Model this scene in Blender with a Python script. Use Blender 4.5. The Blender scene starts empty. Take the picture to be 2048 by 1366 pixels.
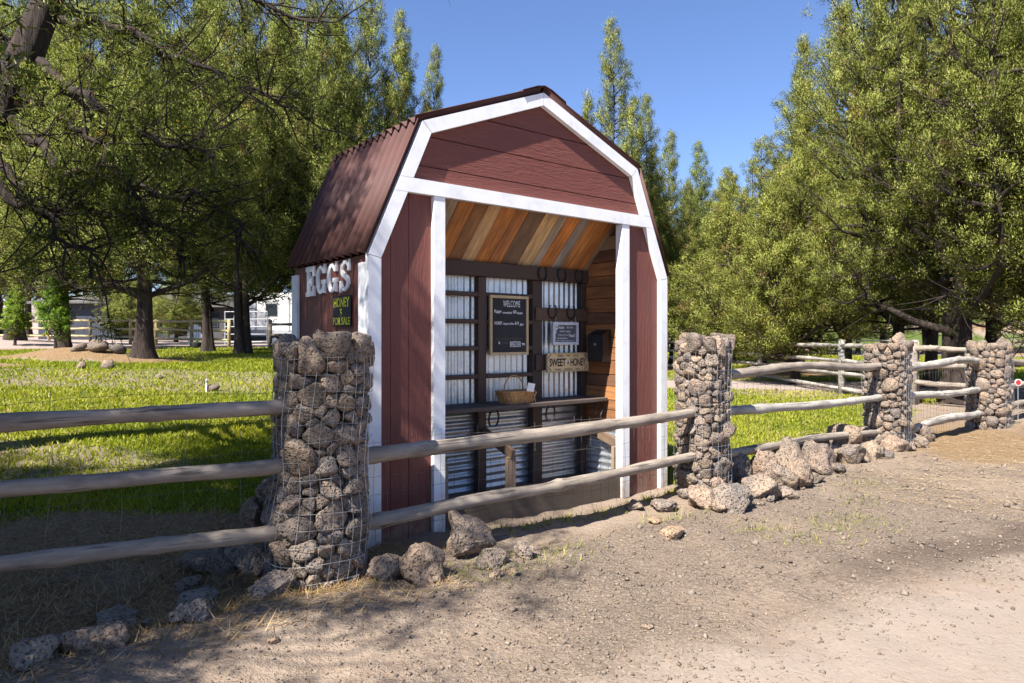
import bpy, bmesh, math, random
import numpy as np
from mathutils import Vector, Matrix
random.seed(7)
R = math.radians
SC = bpy.context.scene
COL = SC.collection

# ---------------------------------------------------------------- camera, sky, sun, exposure
cam = bpy.data.cameras.new('camera'); camo = bpy.data.objects.new('camera', cam); COL.objects.link(camo)
cam.lens = 24.0; cam.sensor_width = 36.0; cam.clip_end = 2000.0; cam.clip_start = 0.05
cam.shift_y = -8 / 2048
camo.location = (0, 0, 1.5); camo.rotation_euler = (R(90), 0, 0)
SC.camera = camo
SUN_EL = R(50.5)
SUN_AZ = np.array([-0.599, -0.801])          # horizontal direction towards the sun
world = bpy.data.worlds.new('World'); SC.world = world; world.use_nodes = True
wn = world.node_tree; wn.nodes.clear()
sky = wn.nodes.new('ShaderNodeTexSky'); sky.sky_type = 'NISHITA'; sky.sun_disc = False
sky.sun_elevation = SUN_EL; sky.sun_rotation = math.atan2(SUN_AZ[0], SUN_AZ[1])
sky.altitude = 1000; sky.air_density = 1.15; sky.dust_density = 0.0; sky.ozone_density = 6.0
bg = wn.nodes.new('ShaderNodeBackground'); bg.inputs[1].default_value = 0.064
wo = wn.nodes.new('ShaderNodeOutputWorld')
wb0 = wn.nodes.new('ShaderNodeMix'); wb0.data_type = 'RGBA'; wb0.blend_type = 'MULTIPLY'; wb0.inputs[0].default_value = 1.0; wb0.inputs[7].default_value = (1.03, 0.985, 1.10, 1)
wn.links.new(sky.outputs[0], wb0.inputs[6]); wn.links.new(wb0.outputs[2], bg.inputs[0]); wn.links.new(bg.outputs[0], wo.inputs[0])
sl = bpy.data.lights.new('sun', 'SUN'); sl.energy = 5.0; sl.angle = R(0.53); sl.color = (1.0, 0.945, 0.86)
so = bpy.data.objects.new('sun', sl); COL.objects.link(so)
sv = Vector((SUN_AZ[0] * math.cos(SUN_EL), SUN_AZ[1] * math.cos(SUN_EL), math.sin(SUN_EL)))
so.rotation_euler = sv.to_track_quat('Z', 'Y').to_euler(); so.location = (-20, -20, 30)
SC.view_settings.view_transform = 'Standard'; SC.view_settings.look = 'None'
SC.view_settings.exposure = 1.54; SC.view_settings.gamma = 1.0
try: SC.view_settings.use_curve_mapping = False
except Exception: pass
SC.render.engine = 'CYCLES'
SC.cycles.use_denoising = True
SC.cycles.max_bounces = 8; SC.cycles.transparent_max_bounces = 8
SC.cycles.sample_clamp_indirect = 6.0

# ---------------------------------------------------------------- geometry of the place
FPX, HZN = 1365.33, 675.0
ANG = R(38.2)
D2 = np.array([math.cos(ANG), math.sin(ANG)]); N2 = np.array([-math.sin(ANG), math.cos(ANG)])
C2 = np.array([-1.013, 4.819])
FENCE = float(C2 @ N2) - 0.34

def S(u, v, z=0.0):
    p = C2 + u * D2 + v * N2
    return Vector((p[0], p[1], z))

def sst(a, b, x):
    t = np.clip((x - a) / (b - a), 0, 1); return t * t * (3 - 2 * t)

_rk = np.random.RandomState(3)
_K = _rk.normal(size=(8, 3)); _PH = _rk.uniform(0, 6.28, size=(8,))
def vn(P, f, seed=0):
    """cheap smooth noise in about -1..1 of points P (n,3)"""
    P = np.asarray(P, float) * f
    o = np.zeros(len(P))
    for i in range(8):
        k = np.roll(_K[i], seed + i) * (0.7 + 0.12 * i)
        o += np.sin(P @ k + _PH[(i + seed) % 8] * (seed + 1) + 1.3 * np.sin(P[:, (i + seed) % 3] * 0.9 + i))
    return o / 4.0

def wdist(x, y):
    return -x * math.sin(ANG) + y * math.cos(ANG) - FENCE

def hz(x, y):
    """height of the ground"""
    x = np.asarray(x, float); y = np.asarray(y, float)
    w = wdist(x, y)
    az = x / np.maximum(y, 0.5)
    wl = 1 - sst(-0.22, 0.12, az)
    q = np.maximum(w - 0.7, 0)
    rise = np.where(q < 12, 0.078 * q - 0.0007 * q * q, 0.078 * 12 - 0.0007 * 144 + 0.0135 * (q - 12))
    rise = np.minimum(rise, 2.1)
    rr = 0.007 * np.maximum(w - 16, 0); rr = np.minimum(rr, 0.6)
    return wl * rise + (1 - wl) * rr + np.clip((np.hypot(x, y) - 75) * 0.05, 0, 14) * sst(75, 130, np.hypot(x, y))

def at(px, py, z=0.0):
    Y = (1.5 - z) * FPX / (py - HZN)
    return (px - 1024) / FPX * Y, Y

# ---------------------------------------------------------------- helpers: objects and meshes
def link(o, parent=None):
    COL.objects.link(o)
    if parent is not None: o.parent = parent
    return o

def tag(o, label=None, cat=None, group=None, kind=None):
    if label: o['label'] = label
    if cat: o['category'] = cat
    if group: o['group'] = group
    if kind: o['kind'] = kind
    return o

def empty(name, loc=(0, 0, 0), rz=0.0):
    o = bpy.data.objects.new(name, None); o.location = loc; o.rotation_euler = (0, 0, rz); o.empty_display_size = 0.1
    return link(o)

def np_mesh(name, V, F, smooth=False):
    """V (n,3), F (m,k) with k constant"""
    V = np.asarray(V, np.float32); F = np.asarray(F, np.int32)
    me = bpy.data.meshes.new(name)
    me.vertices.add(len(V)); me.vertices.foreach_set('co', V.ravel())
    k = F.shape[1]
    me.loops.add(F.size); me.loops.foreach_set('vertex_index', F.ravel())
    me.polygons.add(len(F)); me.polygons.foreach_set('loop_start', np.arange(0, F.size, k, dtype=np.int32))
    try: me.polygons.foreach_set('loop_total', np.full(len(F), k, dtype=np.int32))
    except Exception: pass
    me.update(calc_edges=True)
    if smooth: me.polygons.foreach_set('use_smooth', np.ones(len(F), bool))
    return me

def set_col(me, C):
    a = me.attributes.new('Col', 'FLOAT_COLOR', 'POINT')
    C = np.asarray(C, np.float32)
    if C.shape[1] == 3: C = np.concatenate([C, np.ones((len(C), 1), np.float32)], 1)
    a.data.foreach_set('color', C.ravel())

def mesh_obj(name, me, mat, parent=None, loc=None):
    o = bpy.data.objects.new(name, me)
    if mat is not None and len(me.materials) == 0: me.materials.append(mat)
    if loc is not None: o.location = loc
    return link(o, parent)

class MB:
    """collects polygons, then links them as one mesh object"""
    def __init__(s): s.v = []; s.f = []
    def add(s, V, F):
        n = len(s.v); s.v += [tuple(map(float, p)) for p in V]; s.f += [tuple(i + n for i in q) for q in F]; return s
    def box(s, a, b, c=0.0):
        (x0, y0, z0), (x1, y1, z1) = a, b
        if c <= 0:
            V = [(x0,y0,z0),(x1,y0,z0),(x1,y1,z0),(x0,y1,z0),(x0,y0,z1),(x1,y0,z1),(x1,y1,z1),(x0,y1,z1)]
            return s.add(V, [(0,3,2,1),(4,5,6,7),(0,1,5,4),(1,2,6,5),(2,3,7,6),(3,0,4,7)])
        bm = bmesh.new(); bmesh.ops.create_cube(bm, size=1)
        for q in bm.verts:
            q.co = Vector(((x0+x1)/2 + q.co.x*(x1-x0), (y0+y1)/2 + q.co.y*(y1-y0), (z0+z1)/2 + q.co.z*(z1-z0)))
        bmesh.ops.bevel(bm, geom=bm.edges[:], offset=c, segments=1, affect='EDGES')
        bm.verts.index_update()
        s.add([q.co for q in bm.verts], [[q.index for q in f.verts] for f in bm.faces]); bm.free(); return s
    def prism(s, poly, y0, y1, ax='y'):
        """poly list of (x,z) anticlockwise seen from -y; extruded from y0 to y1"""
        n = len(poly)
        if ax == 'y': V = [(p[0], y0, p[1]) for p in poly] + [(p[0], y1, p[1]) for p in poly]
        elif ax == 'x': V = [(y0, p[0], p[1]) for p in poly] + [(y1, p[0], p[1]) for p in poly]
        else: V = [(p[0], p[1], y0) for p in poly] + [(p[0], p[1], y1) for p in poly]
        F = [tuple(range(n)), tuple(range(2*n-1, n-1, -1))] + [(i, i+n, (i+1) % n + n, (i+1) % n) for i in range(n)]
        return s.add(V, F)
    def tube(s, pts, rad, n=6, cap=True):
        pts = [Vector(p) for p in pts]; m = len(pts)
        if not hasattr(rad, '__len__'): rad = [rad] * m
        V = []; F = []
        up = Vector((0, 0, 1))
        t0 = (pts[1] - pts[0]).normalized()
        a = t0.cross(up);
        if a.length < 1e-3: a = t0.cross(Vector((1, 0, 0)))
        a.normalize()
        for i in range(m):
            t = (pts[min(i+1, m-1)] - pts[max(i-1, 0)]).normalized()
            a = (a - t * a.dot(t)).normalized(); b = t.cross(a)
            for k in range(n):
                w = 2 * math.pi * k / n
                V.append(pts[i] + (a * math.cos(w) + b * math.sin(w)) * rad[i])
        for i in range(m - 1):
            for k in range(n):
                F.append((i*n+k, i*n+(k+1) % n, (i+1)*n+(k+1) % n, (i+1)*n+k))
        if cap: F += [tuple(range(n-1, -1, -1)), tuple(range((m-1)*n, m*n))]
        return s.add(V, F)
    def build(s, name, mat, parent=None, smooth=False, loc=None, fix=True):
        me = bpy.data.meshes.new(name); me.from_pydata(s.v, [], s.f)
        if fix:
            bm = bmesh.new(); bm.from_mesh(me); bmesh.ops.recalc_face_normals(bm, faces=bm.faces[:]); bm.to_mesh(me); bm.free()
        me.update()
        if smooth: me.polygons.foreach_set('use_smooth', np.ones(len(me.polygons), bool))
        return mesh_obj(name, me, mat, parent, loc)

def BX(name, mat, parent, a, b, c=0.0, col=None):
    """a board or box whose object origin is at its centre"""
    ctr = Vector([(p + q) / 2 for p, q in zip(a, b)])
    o = MB().box([p - m for p, m in zip(a, ctr)], [q - m for q, m in zip(b, ctr)], c).build(name, mat, parent, loc=ctr, fix=False)
    if col: o.color = (*col, 1)
    return o

# ---------------------------------------------------------------- materials
def newmat(name):
    m = bpy.data.materials.new(name); m.use_nodes = True
    nt = m.node_tree; b = nt.nodes['Principled BSDF']
    return m, nt, b
def N(nt, t, **k):
    n = nt.nodes.new('ShaderNode' + t)
    for a, v in k.items():
        if a.startswith('i_'): n.inputs[a[2:].replace('_', ' ')].default_value = v
        else: setattr(n, a, v)
    return n
def ramp(nt, fac, stops, interp='LINEAR'):
    r = nt.nodes.new('ShaderNodeValToRGB'); r.color_ramp.interpolation = interp
    e = r.color_ramp.elements
    while len(e) < len(stops): e.new(0.5)
    for q, (p, c) in zip(e, stops):
        q.position = p; q.color = (*c, 1) if len(c) == 3 else c
    nt.links.new(fac, r.inputs[0]); return r
def mapped(nt, scale=(1, 1, 1), src='Object'):
    tc = N(nt, 'TexCoord'); mp = N(nt, 'Mapping'); mp.inputs['Scale'].default_value = scale
    nt.links.new(tc.outputs[src], mp.inputs[0]); return mp.outputs[0]
def noise(nt, vec, scale, detail=4, rough=0.55, dist=0.0):
    n = N(nt, 'TexNoise'); n.inputs['Scale'].default_value = scale; n.inputs['Detail'].default_value = detail
    n.inputs['Roughness'].default_value = rough; n.inputs['Distortion'].default_value = dist
    nt.links.new(vec, n.inputs['Vector']); return n.outputs['Fac']
def mixc(nt, fac, a, b, mode='MIX'):
    m = N(nt, 'Mix', data_type='RGBA', blend_type=mode)
    for s, v in ((m.inputs[0], fac), (m.inputs[6], a), (m.inputs[7], b)):
        if hasattr(v, 'is_linked') or hasattr(v, 'links'): nt.links.new(v, s)
        elif isinstance(v, (int, float)): s.default_value = v
        else: s.default_value = (*v, 1)
    return m.outputs[2]
def math_(nt, op, a, b=None):
    m = N(nt, 'Math', operation=op)
    for s, v in ((m.inputs[0], a), (m.inputs[1], b)):
        if v is None: continue
        if hasattr(v, 'links'): nt.links.new(v, s)
        else: s.default_value = v
    return m.outputs[0]
def bump(nt, b, h, strength, dist, prev=None):
    n = N(nt, 'Bump'); n.inputs['Strength'].default_value = strength; n.inputs['Distance'].default_value = dist
    nt.links.new(h, n.inputs['Height'])
    if prev: nt.links.new(prev, n.inputs['Normal'])
    if b is not None: nt.links.new(n.outputs[0], b.inputs['Normal'])
    return n.outputs[0]
def setc(nt, b, c):
    if hasattr(c, 'links'): nt.links.new(c, b.inputs['Base Color'])
    else: b.inputs['Base Color'].default_value = (*c, 1)

def m_plain(name, c, rough=0.6, metal=0.0, var=0.15, sc=6.0):
    m, nt, b = newmat(name); v = mapped(nt)
    n = noise(nt, v, sc, 5)
    cc = ramp(nt, n, [(0.3, tuple(x * (1 - var) for x in c)), (0.7, tuple(min(1, x * (1 + var)) for x in c))])
    setc(nt, b, cc.outputs[0]); b.inputs['Roughness'].default_value = rough; b.inputs['Metallic'].default_value = metal
    return m
def splash(nt, c):
    tc = N(nt, 'TexCoord'); sp = N(nt, 'SeparateXYZ'); nt.links.new(tc.outputs['Object'], sp.inputs[0])
    n = noise(nt, tc.outputs['Object'], 7.0, 6, 0.7)
    f = math_(nt, 'SUBTRACT', math_(nt, 'ADD', 0.42, math_(nt, 'MULTIPLY', math_(nt, 'SUBTRACT', n, 0.5), 1.5)), math_(nt, 'MULTIPLY', sp.outputs[2], 1.6))
    f = ramp(nt, f, [(0.0, (0, 0, 0)), (0.6, (0.75, 0.75, 0.75))]).outputs[0]
    return mixc(nt, f, c, (0.27, 0.205, 0.15))
def m_siding(name, vertical):
    m, nt, b = newmat(name)
    v = mapped(nt, (34, 34, 3.2) if vertical else (3.2, 34, 30))
    g = noise(nt, v, 1.6, 4, 0.6, 0.9)
    w = mapped(nt, (1, 1, 1)); pat = noise(nt, w, 2.2, 4)
    v2 = mapped(nt, (60, 60, 26) if vertical else (26, 60, 60)); g2 = noise(nt, v2, 1.2, 3)
    c = mixc(nt, pat, (0.142, 0.046, 0.036), (0.178, 0.061, 0.047))
    c = mixc(nt, math_(nt, 'MULTIPLY', g, 0.25), c, (0.10, 0.028, 0.028))
    if vertical: c = splash(nt, c)
    setc(nt, b, c); b.inputs['Roughness'].default_value = 0.62
    b.inputs['Specular IOR Level'].default_value = 0.3
    p = bump(nt, None, g2, 0.4, 0.006); bump(nt, b, g, 0.85, 0.014, p)
    return m
def m_white(name):
    m, nt, b = newmat(name); v = mapped(nt, (3, 3, 3))
    n = noise(nt, v, 2.0, 6, 0.65); n2 = noise(nt, mapped(nt, (40, 40, 4)), 1.5, 4)
    c = ramp(nt, n, [(0.25, (0.60, 0.61, 0.63)), (0.5, (0.76, 0.765, 0.78)), (0.8, (0.8, 0.8, 0.81))]).outputs[0]
    sc = ramp(nt, noise(nt, v, 9.0, 5, 0.7), [(0.66, (0, 0, 0)), (0.76, (1, 1, 1))]).outputs[0]
    c = mixc(nt, math_(nt, 'MULTIPLY', sc, 0.5), c, (0.42, 0.40, 0.38))
    vo = N(nt, 'TexVoronoi'); vo.inputs['Scale'].default_value = 6.0; nt.links.new(mapped(nt), vo.inputs['Vector'])
    nail = ramp(nt, vo.outputs['Distance'], [(0.022, (1, 1, 1)), (0.03, (0, 0, 0))]).outputs[0]
    c = mixc(nt, nail, c, (0.16, 0.14, 0.13))
    c = splash(nt, c)
    setc(nt, b, c); b.inputs['Roughness'].default_value = 0.55; bump(nt, b, n2, 0.25, 0.004)
    return m
def m_wood(name, dark=(0.05, 0.03, 0.02), axis=0, strength=1.0, rough=0.75):
    """planks: colour from the object's own colour, grain along the given axis"""
    m, nt, b = newmat(name); s = [26, 26, 26]; s[axis] = 1.6
    oi = N(nt, 'ObjectInfo')
    tc = N(nt, 'TexCoord'); ad = N(nt, 'VectorMath', operation='ADD'); sc3 = N(nt, 'VectorMath', operation='SCALE')
    nt.links.new(oi.outputs['Location'], sc3.inputs[0]); sc3.inputs[3].default_value = 3.7
    nt.links.new(tc.outputs['Object'], ad.inputs[0]); nt.links.new(sc3.outputs[0], ad.inputs[1])
    mp = N(nt, 'Mapping'); mp.inputs['Scale'].default_value = s; nt.links.new(ad.outputs[0], mp.inputs[0])
    g = noise(nt, mp.outputs[0], 1.3, 6, 0.62, 0.8)
    mp2 = N(nt, 'Mapping'); s2 = [5, 5, 5]; s2[axis] = 1.5; mp2.inputs['Scale'].default_value = s2; nt.links.new(ad.outputs[0], mp2.inputs[0])
    blot = noise(nt, mp2.outputs[0], 1.6, 5, 0.6)
    f = ramp(nt, g, [(0.33, (0, 0, 0)), (0.62, (1, 1, 1))]).outputs[0]
    f2 = ramp(nt, blot, [(0.34, (0, 0, 0)), (0.6, (1, 1, 1))]).outputs[0]
    c = mixc(nt, math_(nt, 'MULTIPLY', math_(nt, 'SUBTRACT', 1.0, f), 0.55 * strength), oi.outputs['Color'], dark)
    c = mixc(nt, math_(nt, 'MULTIPLY', math_(nt, 'SUBTRACT', 1.0, f2), 0.5 * strength), c, dark)
    setc(nt, b, c); b.inputs['Roughness'].default_value = rough; bump(nt, b, g, 0.5, 0.004)
    return m
def m_metal(name, c=(0.62, 0.65, 0.68), rough=0.34):
    m, nt, b = newmat(name); n = noise(nt, mapped(nt), 5.0, 6, 0.6); n2 = noise(nt, mapped(nt), 45.0, 3)
    cc = ramp(nt, n, [(0.3, tuple(x * 0.72 for x in c)), (0.65, c)]).outputs[0]
    setc(nt, b, cc); b.inputs['Metallic'].default_value = 0.85
    nt.links.new(ramp(nt, n2, [(0.3, (rough - .08,)*3), (0.7, (rough + .14,)*3)]).outputs[0], b.inputs['Roughness'])
    return m
def m_roof(name):
    m, nt, b = newmat(name); n = noise(nt, mapped(nt), 3.0, 6, 0.6); n2 = noise(nt, mapped(nt), 160.0, 2)
    cc = ramp(nt, n, [(0.3, (0.058, 0.021, 0.018)), (0.7, (0.086, 0.032, 0.027))]).outputs[0]
    setc(nt, b, cc); b.inputs['Roughness'].default_value = 0.75; bump(nt, b, n2, 0.3, 0.003)
    return m
def m_log(name, c1=(0.27, 0.225, 0.18), c2=(0.13, 0.105, 0.085), c3=(0.36, 0.31, 0.25)):
    m, nt, b = newmat(name); oi = N(nt, 'ObjectInfo')
    tc = N(nt, 'TexCoord'); ad = N(nt, 'VectorMath', operation='ADD'); nt.links.new(tc.outputs['Object'], ad.inputs[0])
    cb = N(nt, 'CombineXYZ'); nt.links.new(math_(nt, 'MULTIPLY', oi.outputs['Random'], 60.0), cb.inputs[0]); nt.links.new(cb.outputs[0], ad.inputs[1])
    def mp(s):
        q = N(nt, 'Mapping'); q.inputs['Scale'].default_value = s; nt.links.new(ad.outputs[0], q.inputs[0]); return q.outputs[0]
    g = noise(nt, mp((1.6, 34, 34)), 1.5, 6, 0.65, 0.5); blot = noise(nt, mp((2.2, 7, 7)), 1.4, 5, 0.65)
    crack = ramp(nt, noise(nt, mp((0.9, 22, 22)), 1.5, 4, 0.5, 0.3), [(0.33, (0, 0, 0)), (0.40, (1, 1, 1))]).outputs[0]
    c = ramp(nt, blot, [(0.3, c2), (0.52, c1), (0.75, c3)]).outputs[0]
    f = ramp(nt, g, [(0.35, (0, 0, 0)), (0.6, (1, 1, 1))]).outputs[0]
    c = mixc(nt, math_(nt, 'MULTIPLY', math_(nt, 'SUBTRACT', 1.0, f), 0.5), c, c2)
    c = mixc(nt, math_(nt, 'MULTIPLY', math_(nt, 'SUBTRACT', 1.0, crack), 0.75), c, (0.03, 0.025, 0.022))
    setc(nt, b, c); b.inputs['Roughness'].default_value = 0.85
    p = bump(nt, None, crack, 0.6, 0.008); bump(nt, b, g, 0.6, 0.006, p)
    return m
def m_rock(name, pit=60.0):
    m, nt, b = newmat(name); oi = N(nt, 'ObjectInfo')
    tc = N(nt, 'TexCoord'); ad = N(nt, 'VectorMath', operation='ADD'); nt.links.new(tc.outputs['Object'], ad.inputs[0])
    cb = N(nt, 'CombineXYZ')
    for i in range(3): nt.links.new(math_(nt, 'MULTIPLY', oi.outputs['Random'], 37.0 + 11 * i), cb.inputs[i])
    nt.links.new(cb.outputs[0], ad.inputs[1]); v = ad.outputs[0]
    big = noise(nt, v, 7.0, 6, 0.65); fine = noise(nt, v, 55.0, 5, 0.7); mid = noise(nt, v, 22.0, 4, 0.6)
    vo = N(nt, 'TexVoronoi'); vo.inputs['Scale'].default_value = pit; nt.links.new(v, vo.inputs['Vector'])
    vo.feature = 'F1'
    pits = ramp(nt, vo.outputs['Distance'], [(0.1, (0, 0, 0)), (0.42, (1, 1, 1))]).outputs[0]
    vo2 = N(nt, 'TexVoronoi'); vo2.inputs['Scale'].default_value = pit * 0.42; nt.links.new(v, vo2.inputs['Vector'])
    pits2 = ramp(nt, vo2.outputs['Distance'], [(0.08, (0, 0, 0)), (0.30, (1, 1, 1))]).outputs[0]
    base = ramp(nt, oi.outputs['Random'], [(0.0, (0.125, 0.106, 0.095)), (0.3, (0.175, 0.14, 0.112)), (0.55, (0.14, 0.125, 0.118)),
                                           (0.75, (0.18, 0.15, 0.122)), (0.9, (0.175, 0.138, 0.115)), (1.0, (0.11, 0.1, 0.097))]).outputs[0]
    base = mixc(nt, 1.0, base, (1.3, 1.28, 1.25), 'MULTIPLY')
    base = mixc(nt, 1.0, base, oi.outputs['Color'], 'MULTIPLY')
    c = mixc(nt, ramp(nt, big, [(0.38, (0, 0, 0)), (0.62, (1, 1, 1))]).outputs[0], base, mixc(nt, 1.0, base, (1.45, 1.35, 1.22), 'MULTIPLY'))
    c = mixc(nt, math_(nt, 'MULTIPLY', ramp(nt, fine, [(0.35, (1, 1, 1)), (0.55, (0, 0, 0))]).outputs[0], 0.35), c, (0.05, 0.042, 0.038))
    c = mixc(nt, math_(nt, 'MULTIPLY', math_(nt, 'SUBTRACT', 1.0, pits), 0.55), c, (0.035, 0.03, 0.027))
    c = mixc(nt, math_(nt, 'MULTIPLY', math_(nt, 'SUBTRACT', 1.0, pits2), 0.4), c, (0.035, 0.03, 0.027))
    setc(nt, b, c); b.inputs['Roughness'].default_value = 0.92; b.inputs['Specular IOR Level'].default_value = 0.2
    h = math_(nt, 'ADD', math_(nt, 'ADD', math_(nt, 'MULTIPLY', pits, 0.5), math_(nt, 'MULTIPLY', pits2, 0.8)), math_(nt, 'ADD', math_(nt, 'MULTIPLY', mid, 1.2), math_(nt, 'MULTIPLY', fine, 0.6)))
    bump(nt, b, h, 1.0, 0.022)
    return m
def m_bark(name):
    m, nt, b = newmat(name); g = noise(nt, mapped(nt, (16, 16, 1.4)), 1.5, 6, 0.65, 0.6); bl = noise(nt, mapped(nt), 2.5, 4)
    c = ramp(nt, g, [(0.32, (0.010, 0.007, 0.006)), (0.5, (0.034, 0.022, 0.017)), (0.72, (0.066, 0.049, 0.039))]).outputs[0]
    c = mixc(nt, math_(nt, 'MULTIPLY', bl, 0.5), c, (0.045, 0.029, 0.023))
    setc(nt, b, c); b.inputs['Roughness'].default_value = 0.95; bump(nt, b, g, 1.0, 0.05)
    return m
def m_leaf(name, trans=0.27):
    m, nt, b = newmat(name); nt.nodes.remove(b)
    a = N(nt, 'Attribute'); a.attribute_name = 'Col'
    oi = N(nt, 'ObjectInfo')
    col = mixc(nt, 1.0, a.outputs['Color'], oi.outputs['Color'], 'MULTIPLY')
    d = N(nt, 'BsdfDiffuse'); t = N(nt, 'BsdfTranslucent'); mx = N(nt, 'MixShader'); mx.inputs[0].default_value = trans
    g = N(nt, 'BsdfGlossy'); g.inputs['Roughness'].default_value = 0.5; mg = N(nt, 'MixShader'); mg.inputs[0].default_value = 0.012
    nt.links.new(col, d.inputs[0])
    nt.links.new(mixc(nt, 1.0, col, (1.1, 1.15, 0.6), 'MULTIPLY'), t.inputs[0])
    nt.links.new(d.outputs[0], mx.inputs[1]); nt.links.new(t.outputs[0], mx.inputs[2])
    nt.links.new(mx.outputs[0], mg.inputs[1]); nt.links.new(g.outputs[0], mg.inputs[2])
    nt.links.new(mg.outputs[0], nt.nodes['Material Output'].inputs[0])
    return m
def m_attr(name, rough=0.95, trans=0.0):
    m, nt, b = newmat(name); a = N(nt, 'Attribute'); a.attribute_name = 'Col'
    nt.links.new(a.outputs['Color'], b.inputs['Base Color']); b.inputs['Roughness'].default_value = rough
    b.inputs['Specular IOR Level'].default_value = 0.15
    return m
def m_ground():
    m, nt, b = newmat('earth')
    g = N(nt, 'NewGeometry'); P = g.outputs['Position']
    def A(n):
        a = N(nt, 'Attribute'); a.attribute_name = n; return a.outputs['Fac']
    def nz(s, d=5, r=0.6, dist=0.0): return noise(nt, P, s, d, r, dist)
    big = nz(0.7); mid = nz(3.5, 6, 0.65); fin = nz(28, 5, 0.7); grit = nz(120, 3, 0.6)
    dirt = ramp(nt, mid, [(0.3, (0.22, 0.165, 0.124)), (0.5, (0.272, 0.21, 0.161)), (0.72, (0.312, 0.248, 0.194))]).outputs[0]
    vo = N(nt, 'TexVoronoi'); vo.inputs['Scale'].default_value = 55.0; nt.links.new(P, vo.inputs['Vector'])
    grav_c = ramp(nt, vo.outputs['Color'], [(0.0, (0.175, 0.136, 0.105)), (0.4, (0.237, 0.19, 0.15)), (0.75, (0.28, 0.231, 0.188)), (1.0, (0.325, 0.277, 0.23))]).outputs[0]
    grav = mixc(nt, ramp(nt, vo.outputs['Distance'], [(0.25, (0, 0, 0)), (0.6, (1, 1, 1))]).outputs[0], grav_c, (0.175, 0.134, 0.102))
    road = ramp(nt, math_(nt, 'ADD', math_(nt, 'MULTIPLY', mid, 0.5), math_(nt, 'MULTIPLY', fin, 0.5)), [(0.3, (0.228, 0.183, 0.149)), (0.7, (0.262, 0.215, 0.178))]).outputs[0]
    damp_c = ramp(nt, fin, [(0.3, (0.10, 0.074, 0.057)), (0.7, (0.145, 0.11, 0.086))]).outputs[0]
    lawn_c = ramp(nt, mid, [(0.3, (0.05, 0.075, 0.014)), (0.7, (0.10, 0.13, 0.022))]).outputs[0]
    dry_c = ramp(nt, fin, [(0.3, (0.13, 0.082, 0.045)), (0.5, (0.23, 0.15, 0.08)), (0.75, (0.36, 0.255, 0.14))]).outputs[0]
    drive_c = ramp(nt, fin, [(0.3, (0.27, 0.215, 0.19)), (0.7, (0.38, 0.31, 0.275))]).outputs[0]
    def edge(a, s=0.5):
        f = math_(nt, 'ADD', a, math_(nt, 'MULTIPLY', math_(nt, 'SUBTRACT', mid, 0.5), s))
        f = math_(nt, 'ADD', f, math_(nt, 'MULTIPLY', math_(nt, 'SUBTRACT', fin, 0.5), s * 0.7))
        return ramp(nt, f, [(0.36, (0, 0, 0)), (0.64, (1, 1, 1))]).outputs[0]
    c = mixc(nt, edge(A('gravel'), 0.9), dirt, grav)
    c = mixc(nt, edge(A('road'), 0.5), c, road)
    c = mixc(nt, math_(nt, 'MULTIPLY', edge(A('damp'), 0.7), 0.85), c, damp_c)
    c = mixc(nt, edge(A('dry'), 0.8), c, dry_c)
    c = mixc(nt, edge(A('drive'), 0.3), c, drive_c)
    c = mixc(nt, edge(A('lawn'), 0.5), c, lawn_c)
    c = mixc(nt, math_(nt, 'MULTIPLY', ramp(nt, grit, [(0.35, (1, 1, 1)), (0.5, (0, 0, 0))]).outputs[0], 0.22), c, (0.11, 0.088, 0.07))
    setc(nt, b, c); b.inputs['Roughness'].default_value = 0.97; b.inputs['Specular IOR Level'].default_value = 0.1
    smooth = math_(nt, 'SUBTRACT', 1.0, math_(nt, 'MULTIPLY', edge(A('road'), 0.3), 0.75))
    h = math_(nt, 'ADD', math_(nt, 'MULTIPLY', fin, 0.55), math_(nt, 'ADD', math_(nt, 'MULTIPLY', grit, 0.18), math_(nt, 'MULTIPLY', mid, 0.5)))
    h = math_(nt, 'MULTIPLY', h, smooth)
    bump(nt, b, h, 1.0, 0.05)
    return m

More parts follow.
